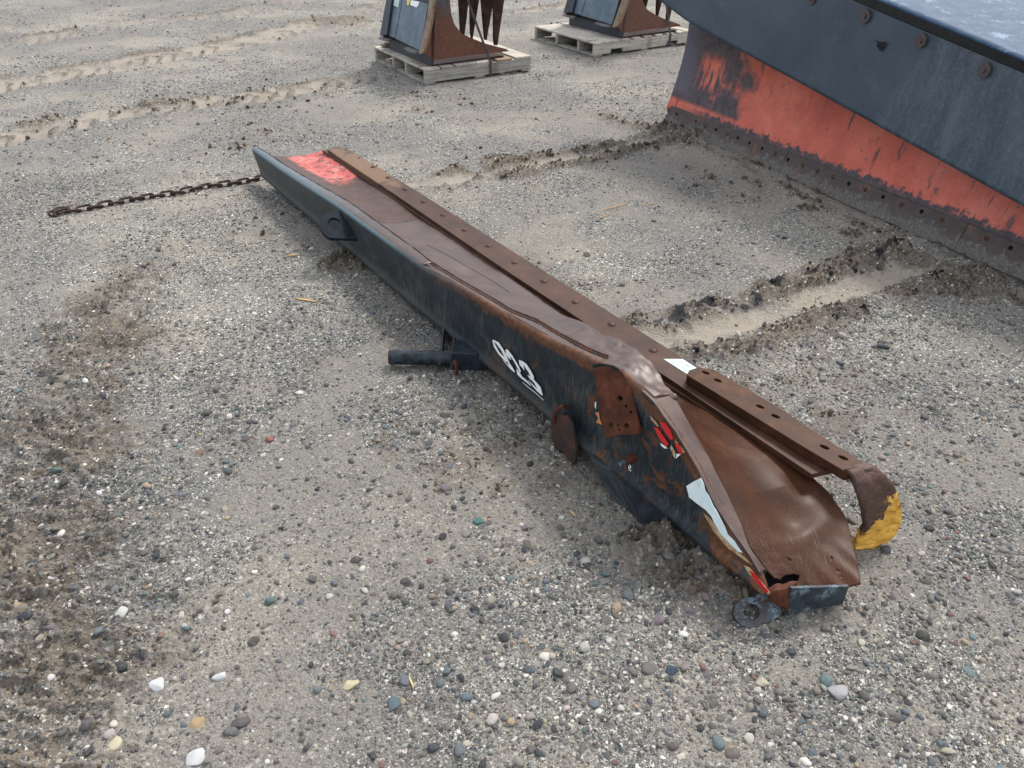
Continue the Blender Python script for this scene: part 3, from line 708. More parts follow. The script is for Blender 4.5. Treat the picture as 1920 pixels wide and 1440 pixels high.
# upper sheet: rolls from the fold to the cutting strip, its right edge torn and lifted towards the near end
Rpx = [(612, 279, .176), (684, 330, .178), (765, 390, .178), (846, 447, .180), (930, 503, .190), (987, 545, .225), (1020, 568, .26), (1052, 588, .295), (1095, 606, .335), (1133, 626, .365), (1165, 640, .385), (1193, 656, .40), (1204, 674, .395), (1219, 680, .40), (1236, 697, .40), (1248, 716, .40), (1266, 738, .39)]
Rl = [loc(P(*p)) for p in Rpx]
def Rat(s): return interp(s, [(a, b) for a, b, c in Rl]), interp(s, [(a, c) for a, b, c in Rl])
def z_sheet(s, v):
    vr, zr = Rat(s); z0 = zF(s)-(.004 if s < 1.86 else .004*max(0, 1-(s-1.86)/.08)); v0 = vf(s)+.013
    t = max(0, min(1, (v-v0)/(vr-v0))); sag = .022*math.sin(t*PI)*max(.15, 1-max(0, s-1.8)/.9)
    return lerp(z0, zr, t)-sag
def sheet_z(s, v):
    vr, zr = Rat(s); v0 = vf(s)+.013; t = max(0, min(1, (v-v0)/(vr-v0))); cr = max(0, min(1, (s-2.5)/.5)); z = z_sheet(s, v)
    nz = (float(fbm(np.array([s*1.0]), np.array([v*1.0]), 13, 3, 9)[0])-.5)
    z += nz*(.004+.026*cr*min(1, t*3+.15)) + (.004*math.sin(s*10+v*14)*(1-cr))
    if s > 3.02: z += .010*math.sin((s-3.02)*28)*t
    return z
rows, uv = [], []
ssl = list(np.linspace(.06, 2.6, 110))+list(np.linspace(2.61, 3.245, 90))
for s in ssl:
    vr, zr = Rat(s); v0 = vf(s)+.013; r_ = []
    cr = max(0, min(1, (s-2.5)/.5))
    for j in range(25):
        t = j/24; v = lerp(v0, vr, t); z = sheet_z(s, v)
        sh = -.045*max(0, 1-(s-.06)/.3)*(1-t)
        r_.append(W(s+sh, v, z)); uv.append((s+sh, v))
    rows.append(r_)
vs, fs = grid(rows)
mk('upper_sheet', vs, [f[::-1] for f in fs], M_TOP, WING, smooth=True, uv=uv, solid=.008, offset=-1)
# fold-over lip along the far half with its open seam
rows, uv = [], []
for s in np.linspace(Fs[0][0]+.09, 1.90, 110):
    z = zF(s)+.0015; wv = interp(s, [(-.1, .036), (.34, .047), (1.05, .066), (1.75, .062), (1.90, .058)])
    sh = -.12*max(0, 1-(s-sl[0])/.35); jig = .0012*math.sin(s*60)+.001*math.sin(s*23)
    r_ = [W(s+sh*.95, vf(s)+.010, z-.003), W(s+sh, vf(s)+.016, z), W(s+sh, vf(s)+wv*.6, z), W(s+sh, vf(s)+wv-.002+jig, z-.0008), W(s+sh, vf(s)+wv+jig, z-.006)]
    rows.append(r_); uv += [(s+sh, loc(p)[1]) for p in r_]
vs, fs = grid(rows)
mk('folded_lip', vs, [f[::-1] for f in fs], M_TOP, WING, smooth=True, uv=uv, solid=.002, offset=-1)
sm = []
for s in np.linspace(Fs[0][0]+.09, 1.86, 90):
    wv = interp(s, [(-.1, .036), (.34, .047), (1.05, .066), (1.75, .062), (1.90, .058)]); sh = -.12*max(0, 1-(s-sl[0])/.35)
    sm.append(W(s+sh, vf(s)+wv+.0035+.001*math.sin(s*40), zF(s)-.002))
vs, fs = tube(sm, [.0032*random.uniform(.7, 1.3) for _ in sm], 6); mk('open_seam', vs, fs, flat('seam_grime', (.020, .014, .012), .8), WING, smooth=True)
# hairline crack running on along the sheet
cr_ = [on_sheet(x, y, .0006) for x, y in densify([(797, 460), (840, 481), (880, 505), (925, 528), (960, 552)], 60)] if False else None
# dark gap line beside the lip is the grime bead laid in its seam; weld beads run on from it
def on_sheet(px, py, up=0.0):
    z = .3
    for _ in range(8):
        l = loc(P(px, py, z)); z = sheet_z(min(l[0], 3.24), l[1])+up
    return P(px, py, z)
def densify(pts, n):
    pts = np.array(pts, float); d = np.r_[0, np.cumsum(np.hypot(*np.diff(pts, axis=0).T))]; t = np.linspace(0, d[-1], n)
    return list(zip(np.interp(t, d, pts[:, 0]), np.interp(t, d, pts[:, 1])))
vs, fs = tube([on_sheet(x, y, .0) for x, y in densify([(800, 459), (840, 479), (880, 502), (925, 528), (955, 548)], 60)], .0014, 6); mk('crack', vs, fs, flat('crack_grime', (.020, .014, .012), .8), WING, smooth=True)
for dy_, r0 in ((0, .0042), (4.5, .0034)):
    bl = densify([(781, 473+dy_), (862, 524+dy_), (917, 555+dy_), (960, 581+dy_), (1006, 599+dy_), (1052, 626+dy_), (1106, 654+dy_), (1139, 668+dy_)], 120)
    path = [on_sheet(x, y, .001)+Vector((0, 0, random.uniform(-.0006, .0006))) for x, y in bl]
    vs, fs = tube(path, [r0*random.uniform(.75, 1.25) for _ in path], 8)
    mk('weld_bead', vs, fs, M_STRIP, WING, smooth=True)
# lower moldboard, dished, showing from the tear to the near end
prs = [(W(2.15, .07, .20), W(2.15, .312, .180)), (W(2.7, .08, .22), W(2.7, .316, .178)), (W(3.08, .085, .28), W(3.08, .318, .178)),
       (P(1262, 742, .372), P(1330, 768, .178)), (P(1298, 803, .322), P(1400, 813, .178)), (P(1327, 855, .288), P(1455, 850, .175)), (P(1359, 916, .235), P(1522, 893, .168)),
       (P(1379, 959, .205), P(1553, 922, .152)), (P(1408, 1029, .165), P(1586, 970, .132)), (P(1422, 1050, .142), P(1600, 1020, .115)), (P(1440, 1072, .122), P(1609, 1062, .100)), (P(1462, 1092, .100), P(1613, 1097, .088))]
prs = [(loc(a_), loc(b_)) for a_, b_ in prs]
acc = [0]
for k in range(1, len(prs)): acc.append(acc[-1]+abs(prs[k][1][0]-prs[k-1][1][0])+.3*abs(prs[k][0][0]-prs[k-1][0][0]))
def proj(p):
    d = p-CAMP; dep = d.y*CT-d.z*ST; up = d.y*ST+d.z*CT
    return 960+FPX*d.x/dep, 720-FPX*up/dep
def inpoly(x, y, poly):
    c = False; j = len(poly)-1
    for i in range(len(poly)):
        xi, yi = poly[i]; xj, yj = poly[j]
        if (yi > y) != (yj > y) and x < (xj-xi)*(y-yi)/(yj-yi)+xi: c = not c
        j = i
    return c
HOLES = [[(1425, 1058), (1433, 1063), (1440, 1074), (1450, 1083), (1463, 1087), (1470, 1079), (1484, 1076), (1499, 1078), (1497, 1089), (1480, 1095), (1455, 1098), (1434, 1090), (1425, 1074)],
         [(1566, 1069), (1574, 1069), (1578, 1073), (1570, 1074)], [(1573, 1078), (1580, 1079), (1578, 1083)], [(1557, 1044), (1562, 1046), (1560, 1049)], [(1469, 1041), (1484, 1050), (1482, 1052)],
         [(1596, 975), (1640, 975), (1640, 1010), (1598, 998)]]
NR, NC = 230, 80
rows, uv, sv = [], [], []
dc = loc(P(1468, 962, .15)); dc2 = loc(P(1540, 1075, .1)); dc3 = loc(P(1500, 905, .17))
ts = np.concatenate([np.linspace(0, acc[3], 40), np.linspace(acc[3], acc[-1], NR-39)[1:]])
for t in ts:
    L3 = [float(np.interp(t, acc, [q[0][i] for q in prs])) for i in range(3)]; R3 = [float(np.interp(t, acc, [q[1][i] for q in prs])) for i in range(3)]
    r_ = []; e = t/acc[-1]
    for j in range(NC):
        u = j/(NC-1); s = lerp(L3[0], R3[0], u); v = lerp(L3[1], R3[1], u); z = lerp(L3[2], R3[2], u)
        z -= (.045*(1-max(0, (e-.55)/.45)*.6))*math.sin(u*PI)**1.0*(1-.25*u)
        d1 = math.hypot((s-dc[0])/.085, (v-dc[1])/.060); z += -.016*math.exp(-d1*d1) + .008*math.exp(-(((s-dc[0]-.075)/.03)**2+((v-dc[1]-.03)/.07)**2))
        z += -.010*math.exp(-((s-dc3[0])/.04)**2-((v-dc3[1])/.03)**2)
        z += .0025*math.sin(s*23+v*9)*math.sin(v*30+1)*max(0, (e-.6)/.4)
        z += (float(vnoise(np.array([s*14.]), np.array([v*14.]), 77)[0])-.5)*.003
        if e > .93: z += .002*math.sin(v*130)*(e-.93)/.07
        r_.append(W(s, v, z)); uv.append((s, u))
    rows.append(r_)
vs, fs = grid(rows)
keep = []
for f in fs:
    c = (vs[f[0]]+vs[f[2]])/2
    if loc(c)[0] > 3.55:
        q = proj(c)
        if any(inpoly(q[0], q[1], h_) for h_ in HOLES): continue
    keep.append(f)
mk('moldboard', vs, [f[::-1] for f in keep], M_MB, WING, smooth=True, uv=uv, solid=.006, offset=-1)
# far half of the moldboard carries red paint: a skin of its own beside the lip
rows, uv = [], []
for s in np.linspace(.055, 1.3, 90):
    vr, zr = Rat(s); r_ = []
    for j in range(20):
        t = j/19; v = lerp(vf(s)+.052+.012*s, vr-.004, t); sh = -.045*max(0, 1-(s-.06)/.3)*(1-t)
        z = z_sheet(s, v)+(float(fbm(np.array([s*1.0]), np.array([v*1.0]), 13, 3, 9)[0])-.5)*.004+.004*math.sin(s*10+v*14)+.0012
        r_.append(W(s+sh, v, z)); uv.append((s+sh, t))
    rows.append(r_)
vs, fs = grid(rows)
mk('worn_red_sheet', vs, [f[::-1] for f in fs], M_MB, WING, smooth=True, uv=uv, solid=.003, offset=-1)
# the crushed box ridge from the tear to the near end
inn = [loc(P(*p)) for p in ((1262, 742, .385), (1298, 803, .335), (1327, 855, .30), (1359, 916, .248), (1379, 959, .216), (1408, 1029, .172), (1430, 1060, .145))]
rows, uv = [], []
for s in np.linspace(3.205, SEND-.03, 90):
    v1 = interp(s, [(a_, b_) for a_, b_, c_ in inn]); z1 = interp(s, [(a_, c_) for a_, b_, c_ in inn]); v0 = vf(s)+.002; z0 = zF(s)+.001
    nz = lambda k: (float(vnoise(np.array([s*26.]), np.array([k*1.7]), 15)[0])-.5)*.005
    v1 = max(v1, v0+.014)
    pr_ = [(v0-.004, z0-.012), (v0-.003+nz(5)*.6, z0+.001), (lerp(v0, v1, .35), lerp(z0, z1, .35)+.002+nz(1)), (lerp(v0, v1, .75), lerp(z0, z1, .75)+.002+nz(2)), (v1, z1+nz(3)), (v1+.003, z1-.012), (v1+.001, z1-.026)]
    rows.append([W(s, v, z) for v, z in pr_]); uv += [(s, v) for v, z in pr_]
vs, fs = grid(rows)
mk('crushed_ridge', vs, [f[::-1] for f in fs], M_TOP, WING, smooth=True, uv=uv, solid=.004, offset=-1)
# turned-up torn lip hanging over the ridge
lip = [((1228, 752, .372), (1266, 738, .392)), ((1232, 758, .366), (1270, 743, .386)), ((1240, 760, .350), (1268, 750, .372))]
rows = [[P(*a_).lerp(P(*b_), t)+ZZ*(.004*math.sin(t*PI)) for t in np.linspace(0, 1, 10)] for a_, b_ in lip]
vs, fs = grid(rows); mk('torn_lip', vs, fs, M_TOP, WING, smooth=True, uv=[(3.22, loc(p)[1]) for p in vs], solid=.007, offset=-1)
# cutting strip, its backing strip, bolts and holes
STZ = .203
def sv_(px, py, z): l = loc(P(px, py, z)); return (l[0], l[1])
out = [sv_(614, 280, STZ), sv_(632, 275, STZ), sv_(650, 279, STZ), sv_(684, 298, STZ), (1.0, .444), (2.0, .445), (3.0, .447), (3.50, .447), sv_(1560, 880, STZ), sv_(1522, 889, STZ), (3.0, .322), (2.0, .320), (1.0, .332)]
holes = [circ(*sv_(648, 281, STZ), .009, 10), circ(*sv_(673, 296, STZ), .009, 10)]
vs, fs = plate(out, holes, lambda x, y: W(x, y, STZ), .016, (0, 0, -1))
mk('cutting_strip', vs, fs, M_STRIPF, WING, bevel=.002, uv=[(loc(v)[0], loc(v)[1]) for v in vs])
out2 = [(.10, .322), (.12, .43), (3.49, .436), (3.53, .33), (3.0, .309), (2.0, .309), (1.0, .320)]
vs, fs = plate(out2, [], lambda x, y: W(x, y, STZ-.017), .014, (0, 0, -1))
mk('backing_strip', vs, fs, M_STRIP, WING, bevel=.002)
for bx_ in ((700, 313), (728, 333), (760, 355), (794, 378), (831, 403), (871, 431), (916, 461), (965, 492), (1020, 527), (1079, 566), (1147, 608), (1225, 657)):
    vs, fs = dome(P(bx_[0], bx_[1], STZ), ZZ, .0165, .0065, 14); mk('carriage_bolt', vs, fs, M_STRIP, WING, smooth=True)
for k in range(5):                                  # washed-out grit caught in the joint of the two strips
    pass
# paper slip taped over the strip
pz = STZ+.0012
q = [P(x, y, pz) for x, y in ((1244, 673), (1280, 673), (1308, 691), (1288, 701))]
sl_ = mk('paper_slip', q+[p-ZZ*.0008 for p in q], [(0, 3, 2, 1), (4, 5, 6, 7), (0, 1, 5, 4), (1, 2, 6, 5), (2, 3, 7, 6), (3, 0, 4, 7)], M_PAPER, WING); sl_['label'] = 'pale blue paper slip with faint writing'
ink = []
for x0, y0, x1, y1 in ((1261, 678, 1266, 681), (1272, 677, 1282, 681), (1284, 683, 1293, 688), (1269, 684.5, 1274, 686), (1279, 689, 1283, 691), (1283, 693, 1288, 695)):
    a_, b_ = P(x0, y0, pz+.0006), P(x1, y1, pz+.0006); n_ = (b_-a_).cross(ZZ).normalized()*.0016
    ink.append(([a_-n_, b_-n_, b_+n_, a_+n_], [(0, 1, 2, 3)]))
mk('faint_writing', *merge(*ink), M_INK, sl_)
# thick wear bar bolted on the near end of the strip, curling down into the shoe
BZ = .236
bo = [sv_(x, y, BZ) for x, y in ((1288, 703), (1292, 694), (1308, 689), (1338, 692), (1400, 728), (1465, 767), (1545, 820), (1628, 873), (1588, 886), (1500, 834))]
bh = []
for x, y in ((1323, 698.5), (1346, 713), (1425, 762), (1454, 780), (1546, 838), (1581, 858)):
    c0 = sv_(x, y, BZ); bh.append([(c0[0]+.013*math.cos(a_)+.004*math.sin(a_), c0[1]+.0075*math.sin(a_)) for a_ in np.linspace(0, 2*PI, 13)[:-1]])
vs, fs = plate(bo, bh, lambda x, y: W(x, y, BZ), .031, (0, 0, -1))
mk('wear_bar', vs, fs, M_BAR, WING, bevel=.003)
sec = [((1580, 880, .235), (1622, 870, .235)), ((1592, 889, .232), (1638, 878, .234)), ((1601, 908, .212), (1656, 891, .222)), ((1610, 938, .165), (1671, 907, .200)), ((1617, 962, .120), (1682, 927, .168)),
       ((1619, 985, .080), (1687, 950, .125)), ((1612, 1000, .050), (1688, 975, .080)), ((1604, 1010, .034), (1676, 1001, .040)), ((1598, 1018, .018), (1655, 1017, .014)), ((1600, 1028, .004), (1630, 1026, .003))]
pa = [P(*a_) for a_, b_ in sec]; pb = [P(*b_) for a_, b_ in sec]
rows, run = [], []
for t in np.linspace(0, len(sec)-1, 60):
    i = min(int(t), len(sec)-2); f = t-i; f = f
    a_ = pa[i].lerp(pa[i+1], f); b_ = pb[i].lerp(pb[i+1], f)
    r_ = []
    for u in np.linspace(0, 1, 14):
        p = a_.lerp(b_, u); jag = float(fbm(np.array([t*.8]), np.array([u*3.]), 1.8, 3, 4)[0])-.5
        r_.append(p+du*jag*.012+ZZ*jag*.004); run.append(t/(len(sec)-1)+.22*(u-.5))
    rows.append(r_)
vs, fs = grid(rows); fs = [f[::-1] for f in fs]
sh_ = mk('curled_shoe', vs, fs, M_SHOE, WING, smooth=True, solid=.020, offset=0, attrs={'run': run})
sh_['label'] = 'curled wear shoe with yellow paint on its lower half'
tex = sh_
# round lug with a hole at the far part of the face
b1, b2 = hitF(637, 394), hitF(671, 447); nl = (b2-b1).cross(dv).normalized()
if nl.dot(CAMP-b1) < 0: nl = -nl
to = lambda x, y: hit(x, y, b1, nl)
cx, cy = 625, 421
ol = [(637, 393)]+[(cx+24.5*math.cos(math.radians(a_)), cy-26*math.sin(math.radians(a_))) for a_ in range(80, 275, 15)]+[(640, 447), (671, 448), (660, 425), (648, 405)]
vs, fs = plate(ol, [circ(626, 419.5, 11.5, 18)+[]], to, .015, -nl)
mk('round_lug', vs, fs, painted('matt_black', (.006, .009, .014), (.014, .02, .028), (.05, .06, .07), .68, .75, 30, .15), WING, bevel=.002)
# bent perforated plate
bt = hitF(1140, 697); nb = (dv*.20-ZZ*.055).normalized()
to = lambda x, y: hit(x, y, bt-dv*.012, nb)
bo = [(1113, 694), (1119, 690), (1135, 687), (1152, 690), (1166, 697), (1176, 713), (1184, 737), (1191, 775), (1199, 813), (1184, 816), (1160, 815), (1137, 821), (1130, 795), (1121, 748)]
bh = [circ(1162, 747.5, 5.2, 12), circ(1173, 762, 3, 8), circ(1182, 773.5, 3.4, 8), circ(1146, 797, 4.8, 12), circ(1158.3, 798, 2.8, 8), circ(1174.5, 798.5, 5.2, 12), circ(1160.5, 806, 2.6, 8)]
vs, fs = plate(bo, bh, to, .009, dv)
mk('perforated_plate', vs, fs, M_BRK, WING, bevel=.0015)
# dark tear above the plate
tear = [hitF(x, y, .0045) for x, y in ((1110, 688), (1112, 683), (1122, 681), (1136, 683), (1150, 686), (1160, 692), (1163, 698), (1150, 692), (1120, 690))]
mk('tear_in_the_fold', tear+[p+dv*.004 for p in tear], [tuple(range(9)), tuple(range(9, 18))[::-1]]+[(i, (i+1) % 9, (i+1) % 9+9, i+9) for i in range(9)], M_DARK, WING)
# near end: closing plate, rusty corner, lug
e0, e1 = P(1472, 1153, .015), P(1580, 1132, .022); en = Vector((e1.x-e0.x, e1.y-e0.y, 0)).cross(ZZ).normalized()
to = lambda x, y: hit(x, y, e0, en)
vs, fs = plate([(1484, 1103), (1592, 1100), (1580, 1133), (1472, 1153)], [], to, .008, -en if en.y < 0 else en)
mk('end_plate', vs, fs, M_LUG, WING, bevel=.001)
cp = [[P(1438, 1103, .118), P(1458, 1096, .112), P(1480, 1092, .108), P(1497, 1090, .104)], [P(1439, 1112, .105), P(1458, 1107, .112), P(1480, 1102, .105), P(1490, 1100, .095)], [P(1441, 1120, .085), P(1458, 1122, .095), P(1474, 1122, .082), P(1482, 1124, .06)], [P(1452, 1130, .055), P(1462, 1136, .062), P(1471, 1142, .040), P(1474, 1152, .015)]]
rr_ = []
for i in np.linspace(0, 3, 16):
    k = min(int(i), 2); f = i-k; ln = [cp[k][j].lerp(cp[k+1][j], f) for j in range(4)]; r_ = []
    for u in np.linspace(0, 3, 16):
        j = min(int(u), 2); p = ln[j].lerp(ln[j+1], u-j); r_.append(p+Vector((0, 0, 1))*((float(vnoise(np.array([i*1.3]), np.array([u*1.3]), 3)[0])-.5)*.012))
    rr_.append(r_)
vs, fs = grid(rr_); mk('crumpled_corner', vs, fs, M_BRK, WING, smooth=True, solid=.004, offset=-1)
lb = P(1408, 1174, .004); ln_ = (du*.55-dv*.25+ZZ*.75).normalized(); to = lambda x, y: hit(x, y, lb, ln_)
ol = [(1408+32*math.cos(math.radians(a_)), 1148-29*math.sin(math.radians(a_))) for a_ in range(75, 330, 15)]+[(1450, 1163), (1466, 1150), (1462, 1128), (1440, 1110), (1422, 1113)]
vs, fs = plate(ol, [circ(1410, 1147, 16, 16, 15)], to, .016, -ln_)
mk('end_lug', vs, fs, M_MOT, WING, bevel=.0015)
# near-black sheet added behind the tear for the darkness inside the crushed end
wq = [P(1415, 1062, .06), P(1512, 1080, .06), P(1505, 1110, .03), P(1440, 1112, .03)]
mk('end_dark_sheet', wq+[p-ZZ*.004 for p in wq], [(0, 3, 2, 1), (4, 5, 6, 7), (0, 1, 5, 4), (1, 2, 6, 5), (2, 3, 7, 6), (3, 0, 4, 7)], M_DARK, WING)
# brace under the face
gp_ = [P(1103, 850, .075), P(1168, 892, .085), P(1202, 982, .002), P(1178, 955, .006), P(1150, 935, .012), P(1124, 893, .040)]
mk('brace', gp_+[p+dv*.006-du*.003 for p in gp_], [(0, 5, 4, 3, 2, 1), (6, 7, 8, 9, 10, 11)]+[(i, (i+1) % 6, (i+1) % 6+6, i+6) for i in range(6)], M_FACE, WING, uv=[(2.2, .2+.05*i) for i in range(12)], attrs={'dtop': [.2]*12})
g2 = [P(1165, 893, .080), P(1262, 978, .075), P(1262, 984, .004), P(1202, 984, .001)]
mk('brace_web', g2+[p+dv*.02 for p in g2], [(0, 3, 2, 1), (4, 5, 6, 7), (0, 1, 5, 4), (1, 2, 6, 5), (2, 3, 7, 6), (3, 0, 4, 7)], M_BLACK, WING)
# carrying structure under the sheet, set back in the shade
for s0_, wd in ((.5, .03), (1.3, .03), (2.7, .03), (3.45, .03)):
    vs, fs = obox(W(s0_, .03, .0), du*wd, dv*.33, ZZ*(min(zF(s0_), .2)-.05)); mk('stiffener_rib', vs, fs, M_BLACK, WING)
# push tube, sleeve, gussets and pin
ta, tb = P(731, 670, .034), P(848, 671, .034); tc_ = P(918, 672, .036)
ax = (tb-ta).normalized()
vo, fo = tube([ta, tb+ax*.05], .0275, 24, caps=False); vi, fi = tube([ta, tb+ax*.05], .0225, 24, caps=False)
n1 = len(vo); ring_ = [(i, (i+1) % 24, (i+1) % 24+n1, i+n1) for i in range(24)]
vs = vo+vi; fs = fo+[tuple(x+n1 for x in f[::-1]) for f in fi]+ring_
mk('push_tube', vs, fs, painted('tube_paint', (.010, .014, .020), (.035, .050, .062), (.10, .05, .035), .57, .5, 30, .2), WING, smooth=True)
hn = Vector((0, -.80, .60)); hv = Vector((0, .60, .80)); vs, fs = plate(circ(0, 0, .0085, 12), [], lambda x, y: ta+ax*.062+hn*.0268+Vector((x, 0, 0))+hv*y, .0015, hn); mk('tube_hole', vs, fs, M_DARK, WING)
rg = [ta-ax*.0008+Vector((0, math.cos(a_), math.sin(a_)))*.0252 for a_ in np.linspace(0, 2*PI, 25)]; vs, fs = tube(rg, .0027, 6); mk('tube_rim', vs, fs, M_BRK, WING, smooth=True)
vs, fs = obox(tb+Vector((0, -.034, -.034)), (.135, 0, 0), (0, .10, 0), (0, 0, .075)); mk('sleeve', vs, fs, M_BLACK, WING, bevel=.004)
for xx, topz, gx_, gy_ in ((tb.x-.004, .1, 856, 629), (tb.x-.050, .09, 835, 613)):
    y0 = tb.y-.036; yf = P(gx_, gy_, .062).y; o_ = [(y0, .004), (y0-.002, .030), (yf, .062), (yf+.12, .058), (yf+.12, .004)]
    vs, fs = plate(o_, [], lambda x, y: Vector((xx, x, y)), .008, (1, 0, 0)); mk('gusset', vs, fs, painted('gusset_paint_%d' % int(topz*1000), (.014, .018, .024), (.05, .055, .06), (.12, .09, .075), .6, .6, 30), WING)
pp = P(856, 676, .05)
vs, fs = tube([pp+Vector((-.006, -.028, .02)), pp+Vector((0, -.036, .008)), pp+Vector((.002, -.042, -.012)), pp+Vector((.002, -.046, -.034))], .0068, 10); mk('pin', vs, fs, M_BRK, WING, smooth=True)
np_ = P(915, 681, .04); vs, fs = tube([np_, np_+ax*.02, np_+ax*.0201, np_+ax*.034], [.012, .012, .008, .008], 12); mk('nut', vs, fs, M_BRK, WING)
# hanging link plate and its hook
lp0 = HF(1062, 830, -.030); to = lambda x, y: hit(x, y, lp0, dv)
vs, fs = plate([(1038, 790), (1042, 781), (1054, 776), (1068, 779), (1077, 795), (1081, 815), (1085, 841), (1084, 863), (1078, 874), (1070, 875), (1056, 867), (1046, 848), (1041, 822), (1038, 803)], [[(1054, 843), (1059, 842), (1064, 849), (1067, 858), (1064, 862), (1058, 857), (1055, 850)]], to, .012, -dv)
mk('link_plate', vs, fs, painted('rusty_black_link', (.045, .018, .012), (.018, .022, .026), (.07, .03, .018), .52, .6, 30), WING, bevel=.002)
hk = [(1066, 765, -.012), (1056, 761, -.035), (1046, 766, -.045), (1040, 776, -.048), (1038, 786, -.046), (1043, 794, -.036), (1052, 798, -.025)]
vs, fs = tube([HF(*q_) for q_ in hk], .0062, 10); mk('hook', vs, fs, M_BRK, WING, smooth=True)
# boss with linch pin
bc = hitF(1188, 858); vs, fs = tube([bc+dv*.004, bc-dv*.018, bc-dv*.024], [.015, .013, .009], 9); mk('boss', vs, fs, M_BRK, WING, smooth=True)
bc2 = hitF(1172, 866); vs, fs = tube([bc2+dv*.002, bc2-dv*.02], .0062, 10); mk('pin_tip', vs, fs, flat('blue_zinc', (.12, .17, .22), .35), WING, smooth=True)
rc = hitF(1181, 877, .03); vs, fs = tube([rc+du*.0085*math.cos(a_)+ZZ*.0085*math.sin(a_)-dv*.004*math.cos(a_) for a_ in np.linspace(.6, 5.9, 22)], .0021, 8); mk('linch_pin_ring', vs, fs, M_CHROME, WING, smooth=True)
# painted number
Z10 = lambda x, y: (910+x/10.285, 620+y/10.285)
WX = 1.3
strokes = [[(145, 180, 16), (240, 245, 42), (330, 375, 36), (395, 520, 38), (420, 590, 18)], [(140, 190, 12), (185, 305, 32), (262, 432, 28), (350, 530, 32), (410, 592, 30)], [(400, 505, 28), (452, 625, 22), (510, 722, 32), (566, 802, 12)], [(345, 570, 5), (420, 650, 14), (500, 732, 26), (560, 797, 14)],
           [(400, 362, 18), (430, 450, 58), (492, 562, 8)], [(415, 378, 34), (498, 480, 30), (570, 592, 24), (630, 700, 30), (675, 795, 22)], [(600, 742, 8), (645, 835, 44), (702, 902, 28), (790, 972, 25), (882, 1066, 6)],
           [(655, 568, 18), (690, 640, 52), (750, 756, 6)], [(688, 588, 28), (772, 662, 46), (850, 780, 42), (908, 895, 46), (925, 948, 18)], [(818, 858, 5), (885, 925, 42)], [(880, 915, 30), (962, 1002, 32), (1035, 1105, 52), (1102, 1243, 10)], [(825, 958, 5), (922, 1062, 18), (1010, 1152, 30), (1096, 1238, 14)],
           [(715, 990, 5), (830, 1092, 10), (960, 1192, 9), (1122, 1342, 7)]]
pcs = []
for k, st in enumerate(strokes):
    L2, R2 = [], []
    for i, (x, y, w_) in enumerate(st):
        x0, y0 = st[max(0, i-1)][:2]; x1, y1 = st[min(len(st)-1, i+1)][:2]; l_ = math.hypot(x1-x0, y1-y0); nx, ny = -(y1-y0)/l_, (x1-x0)/l_
        L2.append(hitF(*Z10(x+nx*w_*WX/2, y+ny*w_*WX/2), .0035+.0003*k)); R2.append(hitF(*Z10(x-nx*w_*WX/2, y-ny*w_*WX/2), .0035+.0003*k))
    v_ = L2+R2; n_ = len(L2); pcs.append((v_, [(i, i+1, i+1+n_, i+n_) for i in range(n_-1)]))
pn = mk('painted_number', *merge(*pcs), M_WHITE, WING); pn['label'] = 'white hand-painted number 923 with a line under it'
# torn reflective film
Z3 = lambda pts: [(1040+x/4.8, 620+y/4.8) for x, y in pts]; Z5 = lambda pts: [(1160+x/3.43, 860+y/3.43) for x, y in pts]
def film(name, pts, mat, off, label=None):
    q = [hitF(x, y, off) for x, y in pts]; lo_ = [[Vector((x, y, 0)) for x, y in pts]]
    tr = tessellate_polygon(lo_); n_ = len(q)
    vs = q+[p+dv*.0012 for p in q]; fs = []
    for t in tr:
        a_, b_, c_ = (q[i] for i in t)
        t = tuple(t) if (b_-a_).cross(c_-a_).dot(dv) < 0 else tuple(t)[::-1]
        fs.append(t)
    fs += [(i, (i+1) % n_, (i+1) % n_+n_, i+n_) for i in range(n_)]
    o = mk(name, vs, fs, mat, WING)
    if label: o['label'] = label
for i, pts in enumerate(([(945, 825), (990, 830), (1040, 900), (1066, 975), (1040, 982), (1000, 920), (965, 872)], [(893, 868), (930, 880), (985, 960), (1022, 1022), (1005, 1048), (940, 968)], [(1085, 1008), (1112, 1020), (1157, 1102), (1130, 1116), (1095, 1052)])):
    film('red_film', Z3(pts), M_DRED, .0045+.0002*i)
film('red_film', Z5([(838, 718), (872, 738), (930, 812), (965, 858), (950, 864), (880, 792)]), M_DRED, .0075)
film('white_film', Z3([(858, 768), (905, 815), (937, 862), (920, 862), (868, 802)]), M_CREAM, .004); film('white_film', Z3([(948, 1012), (1000, 1045), (1015, 1062), (985, 1058), (960, 1036)]), M_DWHITE, .0041); film('white_film', Z3([(1095, 1108), (1138, 1112), (1088, 1152)]), M_DWHITE, .0042)
film('white_film', Z3([(1045, 1025), (1060, 1050), (1085, 1100), (1080, 1150), (1060, 1110), (1040, 1060)]), M_CREAM, .0036); film('white_film', Z3([(1075, 985), (1095, 1000), (1168, 1092), (1160, 1104), (1120, 1040)]), M_CREAM, .0034)
film('white_film', Z5([(435, 176), (480, 148), (528, 124), (545, 160), (556, 205), (580, 240), (607, 300), (640, 358), (682, 438), (700, 488), (742, 530), (775, 580), (795, 606), (770, 598), (720, 552), (655, 482), (612, 410), (596, 372), (560, 330), (500, 287), (452, 248)]), M_DWHITE, .0050, 'torn white reflective strip')
film('white_film', Z5([(545, 352), (575, 372), (640, 455), (700, 535), (790, 618), (858, 682), (830, 668), (700, 575), (610, 468)]), M_CREAM, .0040); film('white_film', Z5([(800, 680), (842, 702), (972, 862), (962, 876), (850, 762)]), M_CREAM, .0068)
